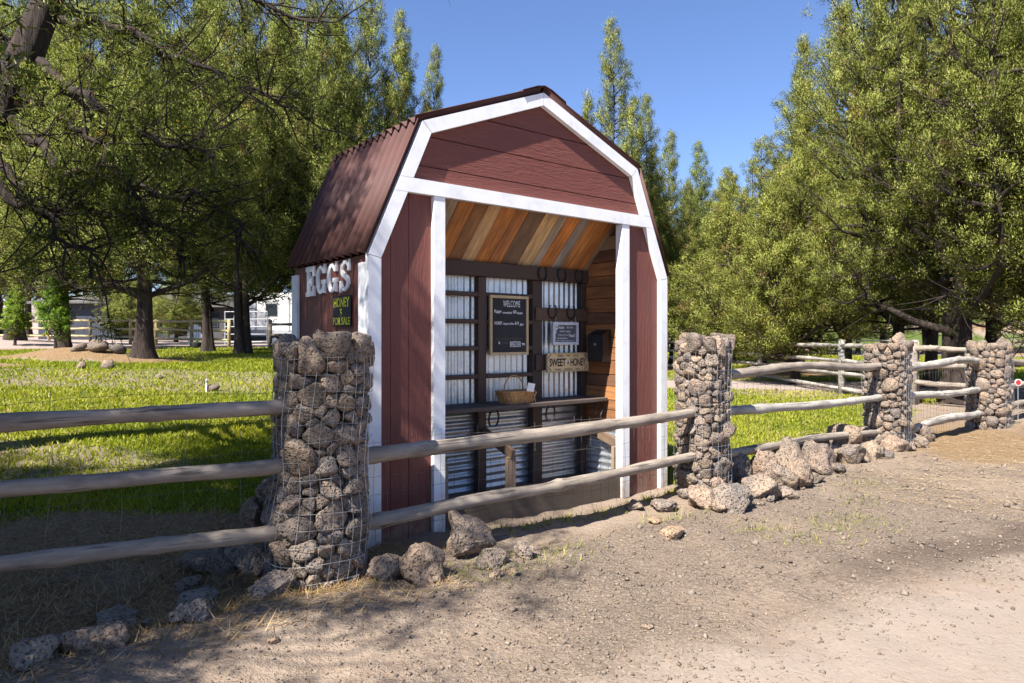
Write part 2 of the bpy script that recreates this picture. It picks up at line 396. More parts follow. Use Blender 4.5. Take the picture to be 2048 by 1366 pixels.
M = dict(
    siding_h=m_siding('siding_level', False), siding_v=m_siding('siding_upright', True), white=m_white('white_paint'),
    roof=m_roof('roof_sheet'), metal=m_metal('galvanised'), wood_x=m_wood('plank_x', axis=0), wood_z=m_wood('plank_z', axis=2), wood_y=m_wood('plank_y', axis=1),
    log=m_log('weathered_log'), pole=m_log('peeled_pole', (0.44, 0.35, 0.17), (0.30, 0.24, 0.13), (0.52, 0.43, 0.24)), greylog=m_log('grey_log', (0.34, 0.31, 0.27), (0.17, 0.15, 0.13), (0.5, 0.47, 0.42)),
    rock=m_rock('lava_rock'), bark=m_bark('bark'), leaf=m_leaf('juniper_leaf'), grass=m_leaf('grass_blade', 0.35), attr=m_attr('litter'),
    ground=m_ground(), wire=m_plain('wire', (0.36, 0.375, 0.40), 0.45, 0.6, 0.2, 30), rustwire=m_plain('old_wire', (0.13, 0.115, 0.105), 0.7, 0.3, 0.2, 30),
    iron=m_plain('iron', (0.03, 0.028, 0.028), 0.55, 0.6, 0.3, 30), black=m_plain('black_paint', (0.012, 0.012, 0.014), 0.5, 0, 0.2, 12),
    board=m_plain('chalkboard', (0.014, 0.014, 0.018), 0.75, 0, 0.4, 9), chalk=m_plain('chalk', (0.72, 0.72, 0.74), 0.9, 0, 0.2, 60),
    faded=m_plain('faded_chalk', (0.12, 0.10, 0.08), 0.9, 0, 0.25, 60), slate=m_plain('slate', (0.075, 0.085, 0.10), 0.8, 0, 0.25, 9),
    letter=m_plain('letter_paint', (0.76, 0.77, 0.78), 0.5, 0, 0.12, 8), yellow=m_plain('yellow_paint', (0.62, 0.60, 0.02), 0.6, 0, 0.15, 20),
    tan=m_plain('tan_wood', (0.46, 0.34, 0.19), 0.7, 0, 0.12, 14), honeysign=m_plain('honey_board', (0.60, 0.46, 0.25), 0.65, 0, 0.12, 9), ink=m_plain('ink', (0.03, 0.022, 0.018), 0.8, 0, 0.2, 40),
    paleframe=m_plain('pale_frame', (0.50, 0.53, 0.58), 0.7, 0, 0.14, 20), wicker=m_plain('wicker', (0.42, 0.22, 0.08), 0.6, 0, 0.3, 18), paper=m_plain('paper', (0.75, 0.74, 0.74), 0.8, 0, 0.05, 10),
    dark=m_plain('dark_inside', (0.02, 0.016, 0.014), 0.9, 0, 0.2, 5), redrefl=m_plain('red_reflector', (0.55, 0.02, 0.02), 0.3, 0, 0.1, 10),
    navy=m_plain('navy_wall', (0.022, 0.026, 0.04), 0.7, 0, 0.1, 1), greywall=m_plain('grey_wall', (0.045, 0.044, 0.048), 0.8, 0, 0.1, 1.5), shingle=m_plain('shingle', (0.10, 0.097, 0.094), 0.9, 0, 0.25, 8),
    glass=m_plain('dark_glass', (0.02, 0.025, 0.03), 0.1, 0, 0.1, 2), rv=m_plain('rv_white', (0.74, 0.73, 0.72), 0.35, 0, 0.03, 1), greyp=m_plain('grey_plastic', (0.30, 0.31, 0.33), 0.5, 0, 0.1, 4), green=m_plain('planter_green', (0.08, 0.12, 0.03), 0.8, 0, 0.5, 9),
    white2=m_plain('white_plastic', (0.78, 0.78, 0.78), 0.45, 0, 0.04, 3), rubber=m_plain('rubber', (0.02, 0.02, 0.02), 0.85, 0, 0.2, 9),
)

# ---------------------------------------------------------------- ground: one sheet, split along what it is made of
def masks(x, y):
    P = np.stack([x, y, np.zeros_like(x)], 1)
    w = wdist(x, y); u = (x - C2[0]) * D2[0] + (y - C2[1]) * D2[1]
    n1 = vn(P, 0.9, 1); n2 = vn(P, 2.3, 2)
    left = 1 - sst(-0.9, 1.2, u)
    inner = w - (0.35 + left * (1.0 + 0.35 * n1) + (u > 7.5) * np.clip((u - 7.5) * 0.3, 0, 2.0))
    lawn = np.clip(0.5 + inner * 0.9, 0, 1)
    shed = (u > -0.1) & (u < 3.4) & (w > 0.2) & (w < 2.0); lawn[shed] = 0
    # bare patches round the trunks and on the bank beside the big trunk
    for (cx, cy, rx, ry) in BARE:
        e = ((x - cx) / rx) ** 2 + ((y - cy) / ry) ** 2
        lawn = np.minimum(lawn, np.clip(e - 0.6 + 0.25 * n2, 0, 1))
    lawn = lawn * (1 - sst(55, 80, np.hypot(x, y)))
    lawn = np.maximum(lawn, sst(70, 90, np.hypot(x, y)) * np.clip(0.55 + 0.5 * vn(P, 0.06, 1), 0, 1))
    lawn = np.where(w > 3, np.clip(lawn - 0.55 * sst(0.35, 0.8, vn(P, 0.55, 3)), 0, 1), lawn)
    drv = 1 - np.clip(np.abs(y - (21.5 - 0.13 * (x - 8))) / 2.6, 0, 1)
    drive = np.where((x > 2) & (y > 14), np.clip(drv * 2.2, 0, 1), 0)
    # gravel yard in front of the house on the left
    yard = sst(26.5, 29.5, w + 0.12 * (x + 12)) * (x < 2)
    drive = np.maximum(drive, yard); lawn = lawn * (1 - np.clip(drive * 1.3, 0, 1))
    # the road: its edge runs a little askew to the fence
    re = (x - 0.45) * 0.47 - (y - 2.95) * 0.883
    road = np.clip(0.5 + re * 0.8 + 0.08 * n2, 0, 1)
    dl = re + 0.42 + 0.12 * n2
    along = (x - 0.45) * 0.883 + (y - 2.95) * 0.47
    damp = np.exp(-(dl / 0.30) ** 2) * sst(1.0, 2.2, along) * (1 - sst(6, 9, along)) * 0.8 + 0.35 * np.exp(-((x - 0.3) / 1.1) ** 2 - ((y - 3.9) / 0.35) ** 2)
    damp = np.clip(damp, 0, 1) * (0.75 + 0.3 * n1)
    gravel = np.clip(0.62 + 0.35 * n1 + 0.25 * n2, 0, 1) * sst(-0.9, 0.0, x + 0.25 * (y - 3)) * (1 - sst(-0.6, -0.25, w))
    dry = np.clip(0.9 + 0.35 * n2, 0, 1) * ((w > -0.35) & (w < 2.6)) * left + np.clip(0.5 + 0.5 * n1, 0, 1) * sst(4.4, 6.5, u) * sst(-2.2, -0.9, w) * (w < 1.2) * 0.95
    dry = np.maximum(dry, (w > 8) * 0.5 * np.clip(0.45 + 0.6 * n1, 0, 1))
    dry = np.maximum(dry, (w > 3) * np.clip(1.2 - 2 * lawn, 0, 1) * (1 - drive) * 0.75)
    return dict(lawn=lawn, road=road * (w < 0), damp=damp * (w < 0), gravel=gravel, dry=np.clip(dry, 0, 1), drive=drive)

BARE = [(-11.4, 18.0, 2.4, 1.3), (-9.6, 17.6, 1.6, 0.9), (-14.5, 15.4, 3.4, 0.8), (-19, 27, 6, 2.2), (9.5, 14.5, 1.6, 0.9), (12, 28, 4, 2), (8.5, 31, 5, 1.2), (15, 40, 8, 3), (-2.8, 4.6, 1.3, 0.9)]

def micro(x, y):
    P = np.stack([x, y, np.zeros_like(x)], 1)
    w = wdist(x, y); u = (x - C2[0]) * D2[0] + (y - C2[1]) * D2[1]
    m = masks(x, y)
    r = np.hypot(x, y)
    a = (1 - sst(12, 30, r))
    rough = 0.010 + 0.012 * (1 - m['road'])
    z = a * rough * (vn(P, 5.5, 1) * 0.8 + vn(P, 12.0, 2) * 0.45 + vn(P, 26, 3) * 0.25) + a * 0.018 * vn(P, 1.4, 4)
    bank = np.exp(-((w + 0.55) / 0.4) ** 2) * (1 - sst(-1.0, 0.2, u)) * 0.07
    bank2 = np.exp(-((w + 0.45) / 0.3) ** 2) * sst(3.2, 4.0, u) * 0.05
    hollow = -0.05 * np.exp(-((w + 0.12) / 0.28) ** 2) * sst(0.5, 0.9, u) * (1 - sst(2.3, 2.9, u))
    ridge = 0.035 * np.exp(-((w + 0.62) / 0.18) ** 2) * sst(1.2, 2.0, u) * (1 - sst(3.2, 3.6, u))
    hump = 0.35 * np.exp(-((x + 11.6) / 1.6) ** 2 - ((y - 18.1) / 1.0) ** 2) + 0.5 * np.exp(-((x + 24) / 4) ** 2 - ((y - 31) / 3) ** 2)
    return z + bank + bank2 + hollow + ridge + hump

def H(x, y):
    xa = np.array([x], float); ya = np.array([y], float)
    return float(hz(xa, ya)[0] + micro(xa, ya)[0])

def build_ground():
    th = np.concatenate([np.linspace(-46, 46, 340, endpoint=False), np.linspace(46, 314, 120, endpoint=False)])
    th = np.radians(th); nt_ = len(th)
    rr = np.concatenate([[0.0], np.geomspace(0.6, 34, 190), np.geomspace(36, 900, 26)])
    T, Rr = np.meshgrid(th, rr)
    x = (Rr * np.sin(T)).ravel(); y = (Rr * np.cos(T)).ravel()
    z = hz(x, y) + micro(x, y)
    V = np.stack([x, y, z], 1)
    i = np.arange(len(rr) - 1)[:, None] * nt_; k = np.arange(nt_)[None]; k1 = (k + 1) % nt_
    F = np.stack([i + k, i + k1, i + nt_ + k1, i + nt_ + k], 2).reshape(-1, 4)[:, ::-1]
    mk = masks(x, y)
    fc = {q: mk[q][F].mean(1) for q in ('lawn', 'road', 'drive')}
    lab = np.zeros(len(F), int)
    lab[fc['road'] > 0.5] = 1; lab[fc['drive'] > 0.5] = 2; lab[fc['lawn'] > 0.5] = 3
    for j, nm in enumerate(('ground', 'road', 'driveway', 'lawn')):
        f = F[lab == j]; ids, inv = np.unique(f, return_inverse=True)
        me = np_mesh(nm, V[ids], inv.reshape(-1, 4), True)
        for q in mk:
            a = me.attributes.new(q, 'FLOAT', 'POINT'); a.data.foreach_set('value', mk[q][ids].astype(np.float32))
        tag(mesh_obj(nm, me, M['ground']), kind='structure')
build_ground()

# ---------------------------------------------------------------- rocks
def ico(sub):
    bm = bmesh.new(); bmesh.ops.create_icosphere(bm, subdivisions=sub, radius=1.0)
    V = np.array([v.co[:] for v in bm.verts]); F = np.array([[v.index for v in f.verts] for f in bm.faces]); bm.free(); return V, F
ICO = {s: ico(s) for s in (1, 2, 3, 4)}

def rock_mesh(name, seed, sx, sy, sz, sub=3, cuts=15, rough=0.10):
    rg = np.random.RandomState(seed); V, F = ICO[sub]; P = V.copy()
    for _ in range(cuts):
        n = rg.normal(size=3); n /= np.linalg.norm(n); t = rg.uniform(0.42, 0.82)
        P -= np.maximum(P @ n - t, 0)[:, None] * n * 0.93
    P += (V * (rough * vn(P + seed, 2.2, seed % 5) + rough * 0.8 * np.abs(vn(P + seed, 4.5, seed % 4)) + rough * 0.55 * vn(P - seed, 10.0, seed % 3) + rough * 0.35 * vn(P + 2 * seed, 22.0, seed % 4))[:, None])
    P *= np.array([sx, sy, sz])
    return np_mesh(name, P, F, True)

def ground_rock(px, py, wpx, label, group=None, z=None, asp=(1.0, 0.85, 0.75), seed=0, sub=4, sink=0.28, name='lava_rock', tint=(1, 1, 1), Y=None, cat='rock', k_=1.25):
    if Y is None: x, y = at(px, py)
    else: x, y = (px - 1024) / FPX * Y, Y
    s = wpx / FPX * y / 2 * k_
    y += s * 0.4
    hs = s * asp[2]
    o = mesh_obj(name, rock_mesh(name, seed + int(px * 7 + py), s * asp[0], s * asp[1], hs, sub), M['rock'])
    o.location = (x, y, (H(x, y) + hs * (1 - 2 * sink)) if z is None else z)
    o.rotation_euler = (0, 0, (px * 0.37) % 6.28); o.color = (*tint, 1)
    tag(o, label, cat, group); return o

def clip_poly(poly, a, b, c):
    """keep a*x+b*y<=c"""
    out = []
    for i in range(len(poly)):
        p, q = poly[i], poly[(i + 1) % len(poly)]
        dp, dq = a * p[0] + b * p[1] - c, a * q[0] + b * q[1] - c
        if dp <= 0: out.append(p)
        if dp * dq < 0:
            t = dp / (dp - dq); out.append((p[0] + t * (q[0] - p[0]), p[1] + t * (q[1] - p[1])))
    return out

def perimeter(half, pw, n=240):
    """superellipse outline, resampled by arc length: points and outward normals"""
    t = np.linspace(0, 2 * np.pi, 2000, endpoint=False)
    e = 2.0 / pw
    p = np.stack([half * np.sign(np.cos(t)) * np.abs(np.cos(t)) ** e, half * np.sign(np.sin(t)) * np.abs(np.sin(t)) ** e], 1)
    q = np.vstack([p, p[:1]]); d = np.linalg.norm(np.diff(q, axis=0), axis=1); s = np.concatenate([[0], np.cumsum(d)]); L = s[-1]
    ss = np.linspace(0, L, n, endpoint=False)
    pts = np.stack([np.interp(ss, s, q[:, 0]), np.interp(ss, s, q[:, 1])], 1)
    tg = np.roll(pts, -1, 0) - np.roll(pts, 1, 0); nr = np.stack([tg[:, 1], -tg[:, 0]], 1); nr /= np.linalg.norm(nr, axis=1)[:, None]
    return pts, nr, L

def pillar(name, u, v, half, pw, h, cell, seed, label, sub=2, lean=0.0, caps=(), warm=1.0, wire_r=0.0015, sag=0.0):
    rg = np.random.RandomState(seed)
    base = S(u, v); gz = H(base.x, base.y)
    root = empty(name, (base.x, base.y, gz), ANG); tag(root, label, 'pillar', 'stone pillars along the log fence')
    pts, nr, L = perimeter(half - 0.05, pw)
    n = len(pts)
    def bulge(z):
        return 1 + sag * np.exp(-((z - 0.28 * h) / (0.17 * h)) ** 2) - 0.5 * sag * np.exp(-((z - 0.47 * h) / (0.1 * h)) ** 2)
    def surf(s, z):
        i = (s / L * n) % n; i0 = np.floor(i).astype(int) % n; f = (i - np.floor(i))[:, None]; i1 = (i0 + 1) % n
        P = pts[i0] * (1 - f) + pts[i1] * f; Nn = nr[i0] * (1 - f) + nr[i1] * f
        return P * bulge(z)[:, None], Nn
    # seeds
    seeds = []; tries = 0
    while tries < 9000:
        tries += 1
        p = (rg.uniform(0, L), rg.uniform(0.0, h)); r = cell * rg.choice([0.5, 0.75, 1.05, 1.5], p=[.27, .3, .27, .16]) * (1.15 if p[1] < 0.35 * h else 1.0)
        ok = True
        for (a, b, c) in seeds:
            dx = abs(p[0] - a); dx = min(dx, L - dx)
            if math.hypot(dx, (p[1] - b) * 1.15) < (r + c) * 0.86: ok = False; break
        if ok: seeds.append((p[0], p[1], r))
    V0, F0 = ICO[sub]
    for k, (a, b, r) in enumerate(seeds):
        Pc = V0.copy()
        for _ in range(7):
            cn = rg.normal(size=3); cn /= np.linalg.norm(cn); Pc -= np.maximum(Pc @ cn - rg.uniform(0.55, 0.85), 0)[:, None] * cn * 0.95
        Pc *= 1.08
        th0 = np.arctan2(Pc[:, 1], Pc[:, 0]); rho = np.minimum(np.hypot(Pc[:, 0], Pc[:, 1]), 1.05); wv = Pc[:, 2]
        poly = [(-2.2 * r, -2.2 * r), (2.2 * r, -2.2 * r), (2.2 * r, 2.2 * r), (-2.2 * r, 2.2 * r)]
        for (a2, b2, r2) in seeds:
            dx = a2 - a
            if dx > L / 2: dx -= L
            if dx < -L / 2: dx += L
            dz = b2 - b; d2 = dx * dx + dz * dz
            if d2 < 1e-9 or d2 > (4.4 * cell) ** 2: continue
            poly = clip_poly(poly, dx, dz, (d2 + r * r - r2 * r2) / 2)
            if len(poly) < 3: break
        poly = clip_poly(poly, 0, -1, b + 0.05)
        if len(poly) < 3: continue
        pl = np.array(poly); pc = pl.mean(0); pl = pl - pc
        # support of the polygon in each direction, blunted
        ang = np.linspace(-np.pi, np.pi, 49); rad = np.full(49, 9.0)
        for i in range(len(pl)):
            p, q = pl[i], pl[(i + 1) % len(pl)]
            e = q - p; nn = np.array([e[1], -e[0]]); ln = np.linalg.norm(nn)
            if ln < 1e-6: continue
            nn /= ln; dd = nn @ p
            if dd < 0: nn, dd = -nn, -dd
            cs = np.cos(ang) * nn[0] + np.sin(ang) * nn[1]
            rad = np.minimum(rad, np.where(cs > 0.05, dd / np.maximum(cs, 0.05), 9.0))
        md = min(np.median(rad), 0.13); rad = np.minimum(rad, 1.7 * md)
        rad[-1] = rad[0]; rad = (np.roll(rad[:-1], 1) + 2 * rad[:-1] + np.roll(rad[:-1], -1)) / 4; rad = np.append(rad, rad[0])
        Rt = np.interp(th0, ang, rad) * rg.uniform(0.97, 1.05)
        T = min(0.11, 0.55 * md + 0.025) * rg.uniform(0.85, 1.2)
        pr = rho ** 0.42
        X = np.cos(th0) * Rt * pr; Z = np.sin(th0) * Rt * pr; O = np.sign(wv) * np.abs(wv) ** 0.75 * T
        tilt = rg.normal(size=2) * 0.22
        O = O + (X * tilt[0] + Z * tilt[1]) * (wv > -0.2)
        nzp = V0 * 1.0 + seed + k * 1.7
        am = md * 0.13
        dsp = am * vn(nzp, 2.2, k % 5) + am * 0.7 * np.abs(vn(nzp, 5.0, k % 4)) + am * 0.5 * vn(nzp, 11.0, k % 3) + am * 0.3 * vn(nzp, 22.0, k % 4)
        X = X + V0[:, 0] * dsp * 0.7; Z = Z + V0[:, 1] * dsp * 0.7; O = O + wv * dsp
        s = a + pc[0] + X; z = b + pc[1] + Z
        Pp, Nn = surf(s, z)
        out = O - T * 0.35 + rg.uniform(-0.012, 0.018)
        Q = np.concatenate([Pp + Nn * out[:, None], z[:, None]], 1)
        Q[:, 0] += lean * (h - Q[:, 2]) ; ctr = Q.mean(0)
        o = mesh_obj('rock', np_mesh('rock', Q - ctr, F0, True), M['rock'], root); o.location = ctr
        br = rg.uniform(0.8, 1.2); o.color = (br * warm, br, br / warm ** 0.6, 1)
    # rocks heaped on the top
    for k, (dx, dy, dz, sx, sy, sz) in enumerate(caps):
        o = mesh_obj('rock', rock_mesh('rock', seed * 31 + k, sx, sy, sz, 3), M['rock'], root); o.location = (dx, dy, h + dz); o.rotation_euler = (0, 0, k * 1.3)
        br = rg.uniform(0.85, 1.2); o.color = (br * warm, br, br / warm, 1)
    # dark solid added inside to block light between the rocks
    g = MB(); ring = []
    zz = [0, 0.3 * h, 0.6 * h, h - 0.03]
    for z in zz:
        for i in range(0, n, 12):
            q = pts[i] * 0.74; ring.append((q[0] + lean * (h - z), q[1], z))
    m_ = n // 12
    F = [(j * m_ + i, j * m_ + (i + 1) % m_, (j + 1) * m_ + (i + 1) % m_, (j + 1) * m_ + i) for j in range(3) for i in range(m_)] + [tuple(range(3 * m_, 4 * m_))]
    g.add(ring, F).build('light_block_core', M['dark'], root)
    # welded wire basket
    wb = MB(); off = 0.054
    nv = int(L / 0.052)
    zs = np.linspace(0.02, h - 0.03, 24)
    for i in range(nv):
        s = np.full(len(zs), i * L / nv + rg.uniform(-.006, .006)) + 0.012 * np.sin(zs * 7 + i * 0.25)
        Pp, Nn = surf(s, zs)
        o_ = off + 0.005 * np.sin(zs * 9 + i * 0.35) + rg.uniform(-0.003, 0.003)
        Q = [(p[0] + nn[0] * oo + lean * (h - z), p[1] + nn[1] * oo, z) for p, nn, oo, z in zip(Pp, Nn, o_, zs)]
        wb.tube(Q, wire_r, 3, False)
    for z0 in np.arange(0.06, h - 0.01, 0.102):
        s = np.linspace(0, L, 97); z = z0 + 0.010 * np.sin(s * 5 + z0 * 9) + 0.006 * np.sin(s * 13)
        Pp, Nn = surf(s, z); oo = off + 0.006 * np.sin(s * 11 + z0 * 5)
        wb.tube([(p[0] + nn[0] * q + lean * (h - zz_), p[1] + nn[1] * q, zz_) for p, nn, q, zz_ in zip(Pp, Nn, oo, z)], wire_r, 3, False)
    wb.build('wire_mesh', M['wire'], root, fix=False)
    return root

def capring(half, seed, nr_=9, peak=None):
    rg = np.random.RandomState(seed); out = []
    for i in range(nr_):
        a = i / nr_ * 6.28 + rg.uniform(-.2, .2); r = half * rg.uniform(0.55, 0.85); s = rg.uniform(0.055, 0.09)
        out.append((r * math.cos(a), r * math.sin(a), rg.uniform(-0.05, 0.0), s * 1.15, s, s * 0.75))
    out.append((0, 0, -0.03, 0.12, 0.11, 0.07))
    if peak: out.append(peak)
    return out

pillar('stone_pillar', -0.45, -0.30, 0.285, 2.5, 1.42, 0.072, 11, 'nearest round lava stone pillar in a wire basket left of the red stand', sub=3, lean=-0.04, caps=capring(0.27, 1, 10), sag=0.10, wire_r=0.0015)
pillar('stone_pillar', 3.40, -0.33, 0.235, 5.0, 1.40, 0.062, 22, 'square lava stone pillar at the right corner of the red stand', sub=3, caps=capring(0.2, 2, 7, (0.0, 0.02, 0.07, 0.13, 0.10, 0.075)), warm=1.02)
pillar('stone_pillar', 7.41, -0.34, 0.27, 5.0, 1.36, 0.068, 33, 'square lava stone pillar topped with a pointed rock, third along the fence', sub=2, caps=capring(0.23, 3, 8, (0.05, -0.1, 0.09, 0.12, 0.10, 0.14)), warm=1.03)
pillar('stone_pillar', 11.0, -0.42, 0.30, 5.0, 1.32, 0.076, 44, 'farthest lava stone pillar beside the red reflector at the right edge', sub=2, caps=capring(0.26, 4, 8), warm=1.04)

# ---------------------------------------------------------------- log rails and field wire between the pillars
def log_rail(root, a, b, r, seed, mat='log', bend=0.02, taper=0.08, name='rail', n=12):
    """a, b local points of the root; a knotty log of its own with the grain along its x axis"""
    rg = np.random.RandomState(seed); a, b = Vector(a), Vector(b); d = b - a; L = d.length
    m = 70; pts = []; rad = []
    p1, p2, p3 = rg.uniform(0, 6.28, 3); knots = [(rg.uniform(0.05, 0.95), rg.uniform(0.06, 0.2)) for _ in range(5)]
    for i in range(m):
        t = i / (m - 1); e = math.sin(math.pi * t)
        pts.append((t * L, bend * e * math.sin(3 * t + p1) , bend * (e * math.cos(2.4 * t + p2) + 0.25 * math.sin(9 * t + p3))))
        rad.append(r * (1 + taper * (0.5 - t) * 2) * (1 + 0.05 * math.sin(11 * t + p1) + 0.04 * math.sin(23 * t + p2) + sum(kh * math.exp(-((t - kt) / 0.012) ** 2) for kt, kh in knots)))
    mb = MB().tube(pts, rad, n)
    V = np.array(mb.v); V[:, 1:] += (r * 0.09 * vn(V * [4, 25, 25] + seed, 1.0, seed % 5))[:, None] * np.sign(V[:, 1:] + 1e-6)
    mb.v = [tuple(p) for p in V]
    o = mb.build(name, M[mat], root, True, loc=a, fix=False); o.rotation_euler = d.to_track_quat('X', 'Z').to_euler()
    return o

def field_wire(root, u0, u1, v, z0, z1, du, dz, r, seed, mat='rustwire', wob=0.012, name='wire_mesh', ragged=0.0):
    rg = np.random.RandomState(seed); mb = MB(); nh = max(2, int((z1 - z0) / dz)); nvv = int((u1 - u0) / du)
    zz = np.linspace(z0, z1, nh + 1)
    for k, z in enumerate(zz):
        us = np.linspace(u0, u1, nvv * 2 + 1)
        mb.tube([(q, v + wob * math.sin(q * 5 + k), z + wob * math.sin(q * 4.3 + k * 2) + rg.uniform(-.004, .004)) for q in us], r, 3, False)
    for i in range(nvv + 1):
        q = u0 + (u1 - u0) * i / nvv
        ln = np.linspace(z0 - rg.uniform(0, 0.1 + ragged), z1 + rg.uniform(0, 0.06), 9); sl_ = rg.uniform(-0.03, 0.03)
        mb.tube([(q + sl_ * (z - z0) + wob * math.sin(z * 9 + i), v + wob * math.cos(z * 6 + i), z) for z in ln], r, 3, False)
    mb.build(name, M[mat], root, fix=False)

def span(label, ua, rails, wire, seed, v=-0.34):
    p = S(ua, v); root = empty('log_fence', (p.x, p.y, 0), ANG); tag(root, label, 'fence', 'log rail fence along the road')
    for k, (u0, z0, u1, z1, r, mat, bend, dv) in enumerate(rails):
        log_rail(root, (u0 - ua, dv, z0), (u1 - ua, dv, z1), r, seed + k, mat, bend)
    for w in wire: field_wire(root, w[0] - ua, w[1] - ua, *w[2:], seed=seed)
    return root
span('dark weathered three rail log fence running off the left edge', -0.62,
     [(-4.0, 1.13, -0.55, 1.085, 0.047, 'log', 0.012, 0.0), (-4.0, 0.83, -0.52, 0.725, 0.044, 'log', 0.012, 0.0), (-4.0, 0.52, -0.5, 0.325, 0.045, 'log', 0.012, 0.0)],
     [(-4.0, -0.62, 0.06, 0.1, 1.18, 0.155, 0.16, 0.0013)], 50)
span('two log rails with wire in front of the open red stand', -0.18,
     [(-0.35, 0.725, 3.3, 0.79, 0.05, 'log', 0.018, -0.02), (-0.3, 0.30, 3.3, 0.365, 0.046, 'log', 0.02, -0.02)],
     [(-0.2, 3.2, 0.06, 0.10, 0.80, 0.105, 0.115, 0.0013)], 60)
span('grey log rail fence between the second and third stone pillars', 3.6,
     [(3.55, 1.125, 7.30, 1.125, 0.046, 'log', 0.04, 0.0), (3.55, 0.765, 7.30, 0.70, 0.047, 'greylog', 0.025, 0.0), (3.55, 0.335, 7.32, 0.255, 0.043, 'log', 0.025, 0.0)],
     [(3.62, 7.2, 0.06, 0.06, 1.12, 0.105, 0.105, 0.0013)], 70)
span('pale log rail fence between the third and farthest stone pillars', 7.65,
     [(7.6, 1.08, 10.95, 1.11, 0.055, 'greylog', 0.05, 0.0), (7.6, 0.70, 10.95, 0.64, 0.055, 'greylog', 0.025, 0.0), (7.6, 0.21, 10.95, 0.24, 0.06, 'greylog', 0.07, 0.0)],
     [(7.7, 10.8, 0.06, 0.05, 1.1, 0.105, 0.12, 0.0013)], 80)
span('log rails on the road fence beyond the farthest pillar', 11.3,
     [(11.2, 1.1, 14.8, 1.05, 0.055, 'log', 0.04, 0.0), (11.2, 0.66, 14.8, 0.66, 0.055, 'log', 0.03, 0.0), (11.2, 0.25, 14.8, 0.25, 0.055, 'log', 0.04, 0.0)], [], 90)
fl = empty('fallen_log', S(5.0, -0.25, 0.0), ANG); tag(fl, 'grey fallen log lying behind the rocks between second and third pillars', 'log')
log_rail(fl, (-0.5, 0, 0.07), (2.2, 0.05, 0.13), 0.05, 97, 'greylog', 0.02, name='log')

# ---------------------------------------------------------------- the red gambrel stand
W = 3.27; CX = W / 2; ZE, ZB, ZA = 2.09, 3.12, 3.59; UB = 0.445; DEPTH = 1.49
stand = empty('barn_stand', S(0, 0, 0), ANG)
tag(stand, 'red barn shaped roadside stand with white trim and open front', 'stand')
OUT = [(0, -0.06), (0, ZE), (UB, ZB), (CX, ZA), (W - UB, ZB), (W, ZE), (W, -0.06)]
def inset(pl, w):
    out = []
    for i in range(len(pl)):
        def off(p, q):
            dx, dz = q[0] - p[0], q[1] - p[1]; l = math.hypot(dx, dz); return (dz / l * w, -dx / l * w)
        if i == 0: o = off(pl[0], pl[1]); out.append((pl[0][0] + o[0], pl[0][1])); continue
        if i == len(pl) - 1: o = off(pl[-2], pl[-1]); out.append((pl[-1][0] + o[0], pl[-1][1])); continue
        o1, o2 = off(pl[i-1], pl[i]), off(pl[i], pl[i+1])
        a, b = (pl[i-1][0] + o1[0], pl[i-1][1] + o1[1]), (pl[i][0] + o1[0], pl[i][1] + o1[1])
        c, d = (pl[i][0] + o2[0], pl[i][1] + o2[1]), (pl[i+1][0] + o2[0], pl[i+1][1] + o2[1])
        den = (b[0]-a[0])*(d[1]-c[1]) - (b[1]-a[1])*(d[0]-c[0])
        t = ((c[0]-a[0])*(d[1]-c[1]) - (c[1]-a[1])*(d[0]-c[0])) / den
        out.append((a[0] + t*(b[0]-a[0]), a[1] + t*(b[1]-a[1])))
    return out
INN = inset(OUT, 0.10)
def xat(p, q, z): t = (z - p[1]) / (q[1] - p[1]); return (p[0] + t * (q[0] - p[0]), z)
BZ0, BZ1 = 2.573, 2.680; g = 0.0025
def trim(name, poly, v0=0.0, v1=0.047): return MB().prism(poly, v0, v1).build(name, M['white'], stand)
def mir(poly): return [(W - p[0], p[1]) for p in poly][::-1]
legp = [OUT[0], INN[0], (INN[1][0], INN[1][1] - g), (OUT[1][0], OUT[1][1] - g)]
lowr = [(OUT[1][0], OUT[1][1] + g), (INN[1][0], INN[1][1] + g), xat(INN[1], INN[2], BZ0 - g), xat(OUT[1], OUT[2], BZ0 - g)]
midr = [xat(OUT[1], OUT[2], BZ1 + g), xat(INN[1], INN[2], BZ1 + g), (INN[2][0] - g, INN[2][1] - g), (OUT[2][0] - g, OUT[2][1] - g)]
topr = [(OUT[2][0] + g, OUT[2][1] + g * .4), (INN[2][0] + g, INN[2][1]), (INN[3][0] - g, INN[3][1]), (OUT[3][0] - g, OUT[3][1])]
for nm, p in (('corner_trim', legp), ('rake_trim', lowr), ('rake_trim', midr), ('rake_trim', topr)):
    trim(nm, p); trim(nm, mir(p))
# second rake board set behind, as the photo's doubled trim at the peak
bl = xat(OUT[1], OUT[2], BZ0); br_ = xat(OUT[1], OUT[2], BZ1)
trim('header_trim', [(bl[0], BZ0), (W - bl[0], BZ0), (W - br_[0], BZ1), (br_[0], BZ1)])
trim('stile', [(0.545, -0.05), (0.645, -0.05), (0.645, BZ0 - g), (0.545, BZ0 - g)], 0.008, 0.11)
trim('stile', [(2.62, -0.02), (2.72, -0.02), (2.72, BZ0 - g), (2.62, BZ0 - g)], 0.008, 0.09)
